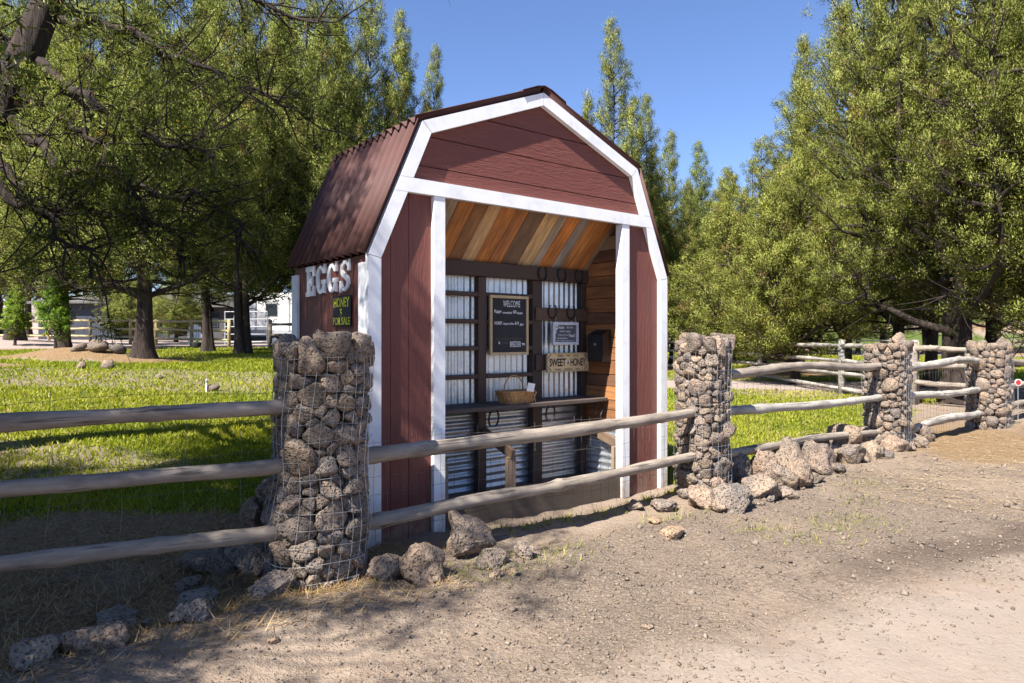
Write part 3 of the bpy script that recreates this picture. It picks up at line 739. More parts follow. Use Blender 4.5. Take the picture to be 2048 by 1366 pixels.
# gable boards
SV0, SV1 = 0.05, 0.062
def gable_poly(z0, z1, w=0.03):
    I = inset(OUT, w)
    def u_at(z):
        return xat(I[1], I[2], z)[0] if z <= I[2][1] else xat(I[2], I[3], z)[0]
    pl = [(u_at(z0), z0)]
    right = [(W - u_at(z0), z0)]
    if z0 < I[2][1] < z1: left_mid = [I[2]]
    else: left_mid = []
    if z1 >= I[3][1]: top = [I[3]]
    else: top = [(W - u_at(z1), z1), (u_at(z1), z1)]
    return [pl[0], right[0]] + [(W - q[0], q[1]) for q in left_mid] + top + left_mid
zs = [2.60, 2.795, 3.025, 3.255, 3.6]
for a, b in zip(zs[:-1], zs[1:]):
    MB().prism(gable_poly(a + 0.004, b - 0.004), SV0, SV1).build('siding_board', M['siding_h'], stand)
MB().prism(gable_poly(2.58, 3.6, 0.04), SV1 + 0.003, SV1 + 0.02).build('gable_backing', M['dark'], stand)
# upright siding either side of the opening
def side_poly(u0, u1):
    I = inset(OUT, 0.03)
    def zt(u): return min(2.60, xat((I[1][1], I[1][0]), (I[2][1], I[2][0]), u)[0] if u < I[2][0] else 2.6) if u > I[1][0] else I[1][1]
    def ztop(u):
        if u <= I[1][0]: return I[1][1]
        t = (u - I[1][0]) / (I[2][0] - I[1][0]); return min(2.6, I[1][1] + t * (I[2][1] - I[1][1]))
    uk = I[1][0] + (2.6 - I[1][1]) / (I[2][1] - I[1][1]) * (I[2][0] - I[1][0])
    p = [(u0, -0.05), (u1, -0.05), (u1, ztop(u1))]
    if u0 < uk < u1: p.append((uk, 2.6))
    p.append((u0, ztop(u0))); return p
for (a, b) in ((0.035, 0.198), (0.202, 0.348), (0.352, 0.56)):
    p = side_poly(a, b)
    MB().prism(p, SV0, SV1).build('siding_panel', M['siding_v'], stand)
    MB().prism(mir(p), SV0, SV1).build('siding_panel', M['siding_v'], stand)
for p in (side_poly(0.036, 0.54), mir(side_poly(0.036, 0.54))):
    MB().prism(p, SV1 + 0.003, SV1 + 0.02).build('panel_backing', M['dark'], stand)
# end walls and back
def wall_side(u0, u1, sgn):
    for k, (a, b) in enumerate(((0.085, 0.30), (0.308, 0.60), (0.608, 0.90), (0.908, 1.20), (1.208, 1.47))):
        MB().box((u0, a, -0.05), (u1, b, 2.10)).build('siding_panel', M['siding_v'], stand, fix=False)
wall_side(0.028, 0.042, -1); wall_side(W - 0.042, W - 0.028, 1)
MB().box((0.045, 0.09, -0.05), (0.058, 1.46, 2.08)).build('wall_backing', M['dark'], stand, fix=False)
MB().box((W - 0.058, 0.09, -0.05), (W - 0.045, 1.46, 2.08)).build('wall_backing', M['dark'], stand, fix=False)
for uu in ((0.0, 0.026), (W - 0.026, W)):
    MB().box((uu[0], 0.055, -0.05), (uu[1], 0.168, 2.04), 0.003).build('corner_trim', M['white'], stand, fix=False)
    MB().box((uu[0], 1.365, -0.05), (uu[1], 1.49, 2.04), 0.003).build('corner_trim', M['white'], stand, fix=False)
bp = inset(OUT, 0.03)
MB().prism(bp, 1.474, 1.488).build('rear_wall', M['siding_v'], stand)

# roof sheets: corrugations run down the slope
def corrugated(p0, p1, v0, v1, pitch, amp, nrm, rows=2, thick=0.005, phase=0.0):
    """surface from p0 to p1 in (u,z) swept along v with waves along v"""
    nw = int(round((v1 - v0) / pitch)); nv = nw * 10 + 1
    vs = np.linspace(v0, v1, nv); wv_ = amp * 0.5 * np.sign(np.cos(2 * np.pi * vs / pitch + phase)) * np.abs(np.cos(2 * np.pi * vs / pitch + phase)) ** 0.8
    t = np.linspace(0, 1, rows)
    V = []; F = []
    for lay in (0, thick):
        for q in t:
            b = np.array(p0) * (1 - q) + np.array(p1) * q
            for v_, o_ in zip(vs, wv_): V.append((b[0] + nrm[0] * (o_ - lay), v_, b[1] + nrm[1] * (o_ - lay)))
    n1 = rows * nv
    for lay in (0, n1):
        for r_ in range(rows - 1):
            for k in range(nv - 1):
                F.append((lay + r_*nv + k, lay + r_*nv + k + 1, lay + (r_+1)*nv + k + 1, lay + (r_+1)*nv + k))
    for k in range(nv - 1):
        F.append((k, k + 1, n1 + k + 1, n1 + k)); F.append(((rows-1)*nv + k, (rows-1)*nv + k + 1, n1 + (rows-1)*nv + k + 1, n1 + (rows-1)*nv + k))
    for r_ in range(rows - 1):
        for k in (0, nv - 1): F.append((r_*nv + k, (r_+1)*nv + k, n1 + (r_+1)*nv + k, n1 + r_*nv + k))
    return V, F
def roof_sheet(pa, pb, ext0, ext1, lift, flip, v0, v1):
    d = np.array(pb) - np.array(pa); d /= np.linalg.norm(d); nrm = np.array([-d[1], d[0]])
    if nrm[1] < 0 or (flip and nrm[1] < 0): nrm = -nrm
    a = np.array(pa) - d * ext0 + nrm * lift; b = np.array(pb) + d * ext1 + nrm * lift
    if flip: a[0] = W - a[0]; b[0] = W - b[0]; nrm = np.array([-nrm[0], nrm[1]])
    V, F = corrugated(a, b, v0, v1, 0.118, 0.044, nrm)
    MB().add(V, F).build('roof_sheet', M['roof'], stand, True)
for fl_ in (False, True):
    roof_sheet((0, ZE), (UB, ZB), -0.012, -0.01, 0.024, fl_, -0.004, 1.535)
    roof_sheet((UB, ZB), (CX, ZA), 0.045, 0.0, 0.032, fl_, -0.006, 1.54)
rc = MB()
for s in (-1, 1):
    V = []
    for v_ in (-0.018, 1.58):
        for (du, dz) in ((0, 0.078), (0.08, 0.060), (0.24, -0.008), (0.245, -0.022)):
            V.append((CX + s * du, v_, ZA + dz - 0.02))
    V += [(p[0], p[1], p[2] - 0.006) for p in V]
    F = [(0,1,5,4),(1,2,6,5),(2,3,7,6),(8,9,13,12),(9,10,14,13),(10,11,15,14),(3,7,15,11),(0,1,9,8),(1,2,10,9),(2,3,11,10),(4,5,13,12),(5,6,14,13),(6,7,15,14)]
    rc.add(V, F)
rc.build('ridge_cap', M['roof'], stand)

# inside of the stand
DKW = [(0.055, 0.032, 0.024), (0.075, 0.042, 0.030), (0.045, 0.028, 0.022)]
rgs = np.random.RandomState(5)
VB = 0.62; UR = 2.745
def flat_metal(name, u0, u1, z0, z1, v, vertical, parent=stand, side=False):
    pitch, amp = 0.068, 0.018
    mb = MB(); L_ = (u1 - u0) if vertical else (z1 - z0); nn = int(L_ / pitch * 8)
    q = np.linspace(0, L_, nn + 1); w = amp * 0.5 * np.cos(2 * np.pi * q / pitch)
    V = []; F = []
    for th in (0, 0.003):
        for e in (0, 1):
            for a_, w_ in zip(q, w):
                if vertical: V.append((u0 + a_, v + w_ + th, (z0, z1)[e]))
                else: V.append(((u0, u1)[e], v + w_ + th, z0 + a_))
    m_ = nn + 1
    for lay in (0, 2 * m_):
        F += [(lay + k, lay + k + 1, lay + m_ + k + 1, lay + m_ + k) for k in range(nn)]
    if side: V = [(v + (p[1] - v), p[0], p[2]) for p in V]
    mb.add(V, F); return mb.build(name, M['metal'], parent, True)
flat_metal('upper_metal_sheet', 0.62, 2.735, 0.90, 2.12, VB + 0.075, True)
flat_metal('lower_metal_sheet', 0.62, 2.735, 0.08, 0.868, VB + 0.075, False)
MB().box((0.60, VB + 0.10, 0.0), (2.76, VB + 0.115, 2.45)).build('rear_partition', M['dark'], stand, fix=False)
for (a, b) in ((0.62, 0.69), (1.385, 1.475), (2.024, 2.145), (2.671, 2.738)):
    BX('post', M['wood_z'], stand, (a, VB - 0.01, 0.03), (b, VB + 0.06, 2.05), 0.004, DKW[rgs.randint(3)])
BX('top_beam', M['wood_x'], stand, (0.62, VB - 0.04, 2.053), (2.74, VB + 0.055, 2.18), 0.004, DKW[0])
for z in (1.891, 1.645, 1.403, 1.148):
    BX('cross_rail', M['wood_x'], stand, (0.692, VB - 0.012, z - 0.02), (1.383, VB + 0.03, z + 0.02), 0.006, DKW[1])
    BX('cross_rail', M['wood_x'], stand, (1.477, VB - 0.012, z - 0.02), (2.022, VB + 0.03, z + 0.02), 0.006, DKW[1])
BX('sign_board', M['wood_x'], stand, (2.045, VB - 0.035, 1.664), (2.74, VB - 0.013, 1.79), 0.003, (0.10, 0.055, 0.035))
BX('sign_board', M['wood_x'], stand, (2.045, VB - 0.035, 1.181), (2.735, VB - 0.013, 1.336), 0.003, DKW[2])
BX('shelf', M['wood_x'], stand, (0.62, 0.30, 0.870), (2.735, 0.68, 0.908), 0.006, (0.085, 0.066, 0.058))
BX('floor_board', M['wood_x'], stand, (0.60, 0.11, 0.06), (2.755, 0.72, 0.10), 0.003, (0.14, 0.11, 0.085))
BX('kick_board', M['wood_x'], stand, (0.648, 0.03, -0.03), (2.617, 0.07, 0.20), 0.004, (0.085, 0.066, 0.05))
# boarded right wall, metal below
rz = 0.66; k = 0
WPC = [(0.38, 0.15, 0.045), (0.29, 0.12, 0.042), (0.46, 0.19, 0.058), (0.20, 0.09, 0.042), (0.35, 0.135, 0.04)]
while rz < 2.85:
    hgt = [0.125, 0.10, 0.135, 0.115, 0.14][k % 5]
    c = WPC[k % 5]
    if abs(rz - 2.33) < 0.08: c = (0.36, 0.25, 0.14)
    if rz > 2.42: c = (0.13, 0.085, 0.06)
    BX('wall_plank', M['wood_y'], stand, (UR, 0.112, rz + 0.002), (UR + 0.02, VB + 0.07, rz + hgt - 0.004), 0.002, c); rz += hgt; k += 1
MB().box((UR + 0.022, 0.10, 0.0), (UR + 0.034, 0.74, 2.9)).build('wall_backing', M['dark'], stand, fix=False)
flat_metal('lower_metal_sheet', 0.112, VB + 0.06, 0.09, 0.655, UR - 0.004, False, side=True)
BX('inner_wall', M['wood_y'], stand, (0.585, 0.112, 0.0), (0.60, 0.74, 2.9), 0, (0.13, 0.07, 0.04))
# sloping plank ceiling: rises to the front at 45 degrees
CPC = [(0.42, 0.20, 0.06), (0.30, 0.25, 0.20), (0.36, 0.15, 0.04), (0.22, 0.11, 0.05), (0.40, 0.27, 0.15), (0.38, 0.155, 0.04), (0.34, 0.14, 0.045), (0.13, 0.085, 0.055),
       (0.44, 0.28, 0.15), (0.26, 0.23, 0.20), (0.40, 0.15, 0.03), (0.24, 0.22, 0.21), (0.38, 0.165, 0.045), (0.36, 0.15, 0.04)]
wid = [0.16, 0.15, 0.17, 0.14, 0.15, 0.17, 0.14, 0.20, 0.18, 0.10, 0.17, 0.13, 0.21, 0.19]
uu = 0.61; k = 0
while uu < 2.72:
    w_ = wid[k % 14] * 0.96; w_ = min(w_, 2.738 - uu)
    Ls = 0.74
    o = BX('ceiling_plank', M['wood_y'], stand, (-w_ / 2 + 0.002, -Ls / 2, -0.01), (w_ / 2 - 0.002, Ls / 2, 0.01), 0.002, tuple(min(0.65, f_ * q_) for f_, q_ in zip((1.65, 1.5, 1.35), CPC[k % 14])))
    o.location = (uu + w_ / 2, VB + 0.02 - Ls / 2 * 0.707, 2.19 + Ls / 2 * 0.707); o.rotation_euler = (-R(45), 0, 0)
    uu += w_; k += 1
o = BX('ceiling_batten', M['wood_y'], stand, (-0.02, -0.37, -0.02), (0.02, 0.37, 0.0), 0.002, (0.36, 0.25, 0.15))
o.location = (2.72, VB + 0.02 - 0.37 * 0.707 - 0.012, 2.19 + 0.37 * 0.707 - 0.012); o.rotation_euler = (-R(45), 0, 0)
o = MB().box((0.6, -0.36, 0.014), (2.76, 0.37, 0.022)).build('ceiling_backing', M['dark'], stand, fix=False)
o.location = (0, VB + 0.02 - 0.37 * 0.707, 2.19 + 0.37 * 0.707); o.rotation_euler = (-R(45), 0, 0)
# slanting arms on short legs
for (ul, ub_, zt_) in ((0.70, 0.66, 0.50), (1.38, 1.44, 0.49), (2.665, 2.69, 0.455)):
    BX('bin_leg', M['wood_z'], stand, (ul - 0.045, 0.115, 0.10), (ul + 0.045, 0.155, zt_), 0.004, (0.28, 0.20, 0.13))
    a = Vector((ul, 0.10, zt_ + 0.02)); b = Vector((ub_, VB - 0.02, zt_ + 0.155)); d = b - a
    o = BX('bin_arm', M['wood_x'], stand, (-d.length / 2, -0.02, -0.045), (d.length / 2, 0.02, 0.045), 0.004, (0.17, 0.115, 0.075))
    o.location = (a + b) / 2; o.rotation_euler = d.to_track_quat('X', 'Z').to_euler()

# ---------------------------------------------------------------- lettering
def text_mb(body, w, h, bold=0.0, shear=0.0, spacing=1.0):
    """outline of the words, scaled to fill w x h, centred; lies in x,z facing -y"""
    cu = bpy.data.curves.new('t', 'FONT'); cu.body = body; cu.size = 1.0; cu.shear = shear; cu.offset = bold; cu.space_character = spacing; cu.resolution_u = 3
    ob = bpy.data.objects.new('t', cu); COL.objects.link(ob)
    dg = bpy.context.evaluated_depsgraph_get(); me = ob.evaluated_get(dg).to_mesh()
    V = np.array([v.co[:] for v in me.vertices]); F = [list(p.vertices) for p in me.polygons]
    ob.evaluated_get(dg).to_mesh_clear(); bpy.data.objects.remove(ob); bpy.data.curves.remove(cu)
    lo, hi = V.min(0), V.max(0); sz = np.maximum(hi - lo, 1e-6)
    x = ((V[:, 0] - lo[0]) / sz[0] - 0.5) * w; z = ((V[:, 1] - lo[1]) / sz[1] - 0.5) * h
    return [(a, 0.0, b) for a, b in zip(x, z)], F
def word(root, body, x, y, z, w, h, mat, bold=0.0, shear=0.0, spacing=1.0, name='lettering'):
    V, F = text_mb(body, w, h, bold, shear, spacing)
    o = MB().add([(p[0], 0, p[2]) for p in V], F).build(name, M[mat], root, fix=False, loc=(x, y, z)); return o

def framed(name, label, cat, u0, u1, z0, z1, v, fw, fmat, bmat, fth=0.022):
    c = S((u0 + u1) / 2, v, (z0 + z1) / 2); root = empty(name, c, ANG); tag(root, label, cat)
    w, h = (u1 - u0) / 2, (z1 - z0) / 2
    BX('panel', M[bmat], root, (-w + fw * .6, -0.008, -h + fw * .6), (w - fw * .6, 0.006, h - fw * .6))
    for s in (-1, 1):
        BX('frame_side', M[fmat], root, (s * w - (fw if s > 0 else 0), -fth, -h + fw + .0005), (s * w + (fw if s < 0 else 0), 0.004, h - fw - .0005), 0.002)
        BX('frame_side', M[fmat], root, (-w, -fth, s * h - (fw if s > 0 else 0)), (w, 0.004, s * h + (fw if s < 0 else 0)), 0.002)
    return root, w, h
# the tall WELCOME board
wb_, w, h = framed('chalkboard', 'tall black chalkboard sign reading WELCOME in a light wood frame', 'sign', 1.490, 1.942, 1.338, 1.888, VB - 0.025, 0.026, 'tan', 'board')
yy = -0.0105
word(wb_, 'WELCOME', 0.03, yy, 0.20, 0.20, 0.06, 'chalk', 0.0, 0, 1.05)
word(wb_, 'Eggs', -0.13, yy, 0.125, 0.08, 0.032, 'chalk', 0.01)
word(wb_, 'unwashed', -0.02, yy, 0.118, 0.11, 0.022, 'chalk', 0.012, 0.3)
word(wb_, '$8', 0.065, yy, 0.125, 0.035, 0.032, 'chalk', 0.012)
word(wb_, 'dozen', 0.125, yy, 0.118, 0.07, 0.024, 'chalk', 0.012, 0.3)
word(wb_, 'HONEY', -0.125, yy, 0.02, 0.085, 0.03, 'chalk', 0.012)
word(wb_, 'Organic & Raw', -0.005, yy, 0.013, 0.135, 0.026, 'chalk', 0.012, 0.3)
word(wb_, '$10', 0.092, yy, 0.02, 0.045, 0.032, 'chalk', 0.012)
word(wb_, 'Jar', 0.15, yy, 0.008, 0.055, 0.028, 'chalk', 0.012, 0.2)
word(wb_, 'AKC GOLDEN RETRIEVER', 0.0, yy, -0.125, 0.32, 0.022, 'faded')
word(wb_, '&', -0.115, yy, -0.16, 0.02, 0.024, 'chalk', 0.01)
word(wb_, 'DOODLE', -0.055, yy, -0.16, 0.09, 0.022, 'faded')
word(wb_, 'BREEDER', 0.075, yy, -0.175, 0.13, 0.052, 'chalk', 0.005)
dog = [(-.024, .004), (-.018, .012), (-.012, .010), (-.006, .006), (.010, .006), (.016, .012), (.018, .010), (.012, .002), (.014, -.010), (.018, -.016), (.014, -.016), (.008, -.005), (-.004, -.003), (-.008, -.016), (-.012, -.016), (-.010, -.002), (-.018, .002)]
MB().prism(dog, -0.0005, 0.0005).build('dog_mark', M['chalk'], wb_, loc=(0.172, yy, -0.175))
hk = MB()
for s in (-0.1, 0.13): hk.tube([(s, 0.0, h - .005), (s, -0.006, h + 0.02), (s, 0.01, h + 0.025)], 0.0015, 4)
hk.build('hanger', M['wire'], wb_)
# the small slate
sb_, w, h = framed('slate_sign', 'small chalked slate sign in a pale frame hung by two horseshoes', 'sign', 2.228, 2.568, 1.427, 1.651, VB - 0.055, 0.028, 'paleframe', 'slate')
word(sb_, 'P', -0.115, yy, 0.045, 0.03, 0.085, 'chalk', 0.005); word(sb_, 'lease', -0.055, yy, 0.062, 0.07, 0.03, 'chalk', 0.005)
word(sb_, 'do not', 0.06, yy, 0.062, 0.085, 0.02, 'chalk', 0.005); word(sb_, 'steal eggs', -0.005, yy, 0.022, 0.14, 0.02, 'chalk', 0.005)
word(sb_, 'if you are in', -0.03, yy, -0.015, 0.13, 0.018, 'chalk', 0.005); word(sb_, 'Need', 0.085, yy, -0.018, 0.075, 0.036, 'chalk', 0.005)
word(sb_, 'let me know', -0.04, yy, -0.045, 0.13, 0.018, 'chalk', 0.005); word(sb_, 'and I will provide for you', 0.0, yy, -0.072, 0.24, 0.016, 'chalk', 0.005)
hk = MB()
for s in (-0.13, 0.13): hk.tube([(s, -0.01, h - .005), (s, -0.012, h + 0.055)], 0.0015, 4)
hk.build('hanger', M['wire'], sb_)
# SWEET HONEY
hb_, w, h = framed('honey_sign', 'cream wooden sign lettered SWEET HONEY with a bee', 'sign', 2.146, 2.703, 1.162, 1.350, VB - 0.06, 0.012, 'tan', 'honeysign')
word(hb_, 'SWEET', -0.135, yy, 0.0, 0.215, 0.078, 'ink', 0.025, 0, 0.95); word(hb_, 'HONEY', 0.14, yy, 0.0, 0.21, 0.078, 'ink', 0.025, 0, 0.95)
word(hb_, 'FRESH', -0.095, yy, 0.064, 0.075, 0.02, 'ink', 0.005); word(hb_, 'AND', 0.01, yy, 0.066, 0.05, 0.018, 'ink', 0.005); word(hb_, 'LOCAL', 0.105, yy, 0.064, 0.075, 0.02, 'ink', 0.005)
word(hb_, 'PURE', -0.13, yy, -0.068, 0.075, 0.016, 'ink', 0.005); word(hb_, 'ORGANIC', 0.01, yy, -0.068, 0.12, 0.016, 'ink', 0.005); word(hb_, 'RAW', 0.135, yy, -0.068, 0.055, 0.016, 'ink', 0.005)
bee = MB(); bee.prism([(-.006, -.018), (.006, -.018), (.008, 0), (.004, .014), (-.004, .014), (-.008, 0)], -0.001, 0.001); bee.build('bee_body', M['ink'], hb_, loc=(0.003, yy, 0.0))
bw = MB()
for s in (-1, 1):
    pl = [(s * .005, .002), (s * .026, .016), (s * .03, .006), (s * .02, -.004)]
    bw.prism(pl if s > 0 else pl[::-1], -0.0015, 0.0005)
bw.build('bee_wing', M['paper'], hb_, loc=(0.003, yy, 0.004))
cr = MB()
for sx in (-1, 1):
    for sz in (-1, 1):
        cr.tube([(sx * (w - 0.02), yy, sz * (h - 0.055)), (sx * (w - 0.055), yy, sz * (h - 0.018))], 0.0035, 4)
cr.build('corner_mark', M['ink'], hb_)

# EGGS letters and the yellow HONEY FOR SALE board on the end wall
def side_frame(name, v, z, uoff=-0.002):
    p = S(uoff, v, z); return empty(name, p, ANG - R(90))       # local x runs towards the road, -y faces out of the wall
def ribbon(mb, pts, wd, y0, y1):
    n = len(pts); L_, R_ = [], []
    for i in range(n):
        a = np.array(pts[max(i-1, 0)]); b = np.array(pts[min(i+1, n-1)]); t = (b - a) / np.linalg.norm(b - a); nn = np.array([-t[1], t[0]])
        w_ = wd[i] if hasattr(wd, '__len__') else wd
        L_.append(np.array(pts[i]) + nn * w_ / 2); R_.append(np.array(pts[i]) - nn * w_ / 2)
    V = []
    for y in (y0, y1): V += [(p[0], y, p[1]) for p in L_] + [(p[0], y, p[1]) for p in R_]
    F = []
    for k in range(n - 1):
        F += [(k, k+1, n+k+1, n+k), (2*n+k, 2*n+k+1, 3*n+k+1, 3*n+k), (k, k+1, 2*n+k+1, 2*n+k), (n+k, n+k+1, 3*n+k+1, 3*n+k)]
    F += [(0, n, 3*n, 2*n), (n-1, 2*n-1, 4*n-1, 3*n-1)]
    mb.add(V, F)
LH = 0.248; TH = -0.016
def letter_mesh(ch):
    mb = MB(); h2 = LH / 2
    if ch == 'E':
        p = [(-.088, -h2), (.09, -h2), (.09, -h2 + .085), (.055, -h2 + .085), (.045, -h2 + .042), (-.012, -h2 + .042), (-.012, -.018), (.018, -.018), (.02, -.04), (.05, -.04), (.05, .04), (.02, .04), (.018, .018), (-.012, .018), (-.012, h2 - .042), (.045, h2 - .042), (.055, h2 - .085), (.09, h2 - .085), (.09, h2), (-.088, h2), (-.088, h2 - .038), (-.062, h2 - .038), (-.062, -h2 + .038), (-.088, -h2 + .038)]
        mb.prism(p, TH, 0.0)
    elif ch == 'G':
        th = np.radians(np.linspace(38, 338, 34)); a, b = 0.068, h2 - 0.024
        pts = [(a * math.cos(t) - .008, b * math.sin(t)) for t in th]
        wd = [0.024 + 0.024 * abs(math.cos(t)) for t in th]
        ribbon(mb, pts, wd, TH, 0.0)
        mb.prism([(.008, -.036), (.008, -.002), (.092, -.002), (.092, -.036), (.080, -.04), (.080, -h2 + .012), (.048, -h2 + .02), (.048, -.036)][::-1], TH - 0.0012, -0.001)
        mb.prism([(.040, .048), (.084, .048), (.084, h2), (.062, h2), (.056, h2 - .03)], TH - 0.0012, -0.001)
    else:
        pts = [(.066, .052), (.056, .078), (.03, h2 - .022), (-.01, h2 - .020), (-.046, .078), (-.058, .05), (-.046, .024), (-.012, .004), (.022, -.010), (.052, -.032), (.058, -.058), (.04, -.084), (.008, -h2 + .020), (-.03, -h2 + .024), (-.056, -.074), (-.066, -.046)]
        wd = [.02, .024, .026, .028, .036, .041, .043, .042, .042, .043, .041, .036, .028, .026, .024, .02]
        ribbon(mb, pts, wd, TH, 0.0)
        mb.prism([(.052, .036), (.084, .036), (.084, h2 - .002), (.064, h2 - .002)], TH - 0.0012, -0.001)
        mb.prism([(-.086, -h2 + .002), (-.066, -h2 + .002), (-.054, -.034), (-.086, -.034)], TH - 0.0012, -0.001)
    return mb
for ch, v_, nm in (('E', 1.104, 'white cut out letter E, leftmost of the word on the end wall'), ('G', 0.874, 'white cut out letter G right after the E on the end wall'), ('G', 0.652, 'white cut out letter G just before the S on the end wall'), ('S', 0.426, 'white cut out letter S above the yellow honey board')):
    f = side_frame('letter', v_, 1.966, 0.0265); o = letter_mesh(ch).build('letter_body', M['letter'], f)
    tag(f, nm, 'letter', 'EGGS letters on the end wall')
f = side_frame('honey_board', 0.475, 1.70, 0.02); tag(f, 'black board painted HONEY FOR SALE in yellow under the white letters', 'sign')
BX('panel', M['board'], f, (-0.163, -0.012, -0.115), (0.163, -0.004, 0.12), 0.003)
for (tx, z, wd, hh) in (('HONEY', 0.068, 0.28, 0.075), ('FOR SALE', -0.075, 0.30, 0.058)):
    word(f, tx, 0.005, -0.0135, z, wd, hh, 'yellow', 0.02)
lo = MB(); lo.tube([(0.0, -0.0135, 0.02), (0.012, -0.0135, 0.008), (-0.01, -0.0135, -0.004), (0.012, -0.0135, -0.018), (0.0, -0.0135, -0.03)], 0.003, 4); lo.tube([(-0.02, -0.0135, 0.018), (0.0, -0.0135, 0.0), (0.022, -0.0135, 0.018)], 0.0025, 4)
lo.build('bee_mark', M['yellow'], f)

# ---------------------------------------------------------------- things kept in the stand
def horseshoe(label, u, v, z, w, h, rot=0.0, group=None, flip=1, pitch=0.0, r=0.007):
    p = S(u, v, z); o_ = MB(); pts = []
    for t in np.linspace(-58, 238, 19):
        a = R(t); pts.append((w / 2 * math.cos(a), 0, -flip * h / 2 * math.sin(a)))
    o_.tube(pts, [r * 0.8] + [r] * 17 + [r * 0.8], 6)
    o = o_.build('horseshoe', M['iron'], None, True, loc=p); o.rotation_euler = (pitch, rot, ANG); tag(o, label, 'horseshoe', group); return o
G_ = 'horseshoes in the stand'
for q, (u, nm) in enumerate(((2.116, 'leftmost of three iron horseshoes on the top beam'), (2.367, 'middle of three iron horseshoes on the top beam'), (2.599, 'rightmost of three iron horseshoes on the top beam'))):
    horseshoe(nm, u, VB - 0.05, 2.118, 0.105, 0.135, 0, G_, 1)
horseshoe('left of the two iron horseshoes holding up the small slate', 2.247, VB - 0.045, 1.756, 0.105, 0.14, 0, G_, 1)
horseshoe('right of the two iron horseshoes holding up the small slate', 2.493, VB - 0.045, 1.756, 0.105, 0.14, 0, G_, 1)
for u, nm in ((1.344, 'iron horseshoe hook hanging under the left end of the shelf'), (1.996, 'iron horseshoe hook hanging under the middle of the shelf'), (2.628, 'iron horseshoe hook hanging under the right end of the shelf')):
    horseshoe(nm, u, 0.325, 0.80, 0.105, 0.155, 0.15, G_, -1, r=0.0085)
# nails of the horseshoe hooks: wire hooks
# basket
bk = empty('basket', S(1.665, 0.43, 0.909), ANG); tag(bk, 'woven splint basket with a hoop handle on the shelf', 'basket')
V = []; hw, hd, hh = 0.175, 0.095, 0.105
nseg = 40
def rrect(t, a, b):
    c, s = math.cos(t), math.sin(t); e = 0.45
    return (a * math.copysign(abs(c) ** e, c), b * math.copysign(abs(s) ** e, s))
nrows = 9
for j in range(nrows + 1):
    f_ = j / nrows; k_ = 0.86 + 0.16 * f_
    for i in range(nseg * 2):
        t = i / (nseg * 2) * 2 * math.pi; p = rrect(t, hw * k_, hd * k_); wv_ = 0.003 * math.sin((i + j * 2) * math.pi / 2.0) * (1 if j % 2 else -1)
        n_ = math.hypot(*p); V.append((p[0] * (1 + wv_ / n_), p[1] * (1 + wv_ / n_), hh * f_))
ns = nseg * 2
F = [(j * ns + i, j * ns + (i + 1) % ns, (j + 1) * ns + (i + 1) % ns, (j + 1) * ns + i) for j in range(nrows) for i in range(ns)] + [tuple(range(ns - 1, -1, -1))]
MB().add(V, F).build('basket_wall', M['wicker'], bk)
rim = MB(); rim.tube([(rrect(t, hw * 1.03, hd * 1.03)[0], rrect(t, hw * 1.03, hd * 1.03)[1], hh) for t in np.linspace(0, 2 * math.pi, 41)], 0.008, 5, False); rim.build('rim', M['wicker'], bk)
st = MB()
for sx in np.linspace(-0.15, 0.15, 9):
    for s in (1, -1):
        st.tube([(sx - 0.018 * s, -hd * 0.90, 0.006), (sx, -hd * 0.965, 0.05), (sx + 0.018 * s, -hd * 1.03, 0.098)], 0.0055, 4)
st.build('diagonal_splint', M['wicker'], bk)
hn = MB(); hn.tube([(0.11 * math.cos(t), 0.02, hh - 0.01 + 0.15 * math.sin(t) ** 0.8) for t in np.linspace(0.001, math.pi - 0.001, 19)], 0.007, 5); hn.build('handle', M['wicker'], bk)
nt_ = empty('note_paper', S(1.76, 0.325, 1.05), ANG); tag(nt_, 'small white paper tag clipped to the basket', 'note')
o = BX('sheet', M['paper'], nt_, (-0.042, -0.002, -0.038), (0.042, 0.0, 0.038)); o.rotation_euler = (0.1, 0.18, 0)
# steel cash box on the boarded wall
cb_ = empty('cash_box', S(UR, 0.375, 1.263), ANG); tag(cb_, 'black steel cash box with a lock on the boarded right wall', 'box')
MB().prism([(-0.115, 0.0), (-0.002, 0.0), (-0.002, 0.315), (-0.115, 0.265)], -0.105, 0.105).build('box_body', M['black'], cb_)
lk = MB(); lk.tube([(-0.114, 0.0, 0.17), (-0.124, 0.0, 0.17)], 0.014, 10); lk.build('lock', M['wire'], cb_)
BX('coin_slot', M['dark'], cb_, (-0.085, -0.045, 0.2925), (-0.06, 0.045, 0.3005))



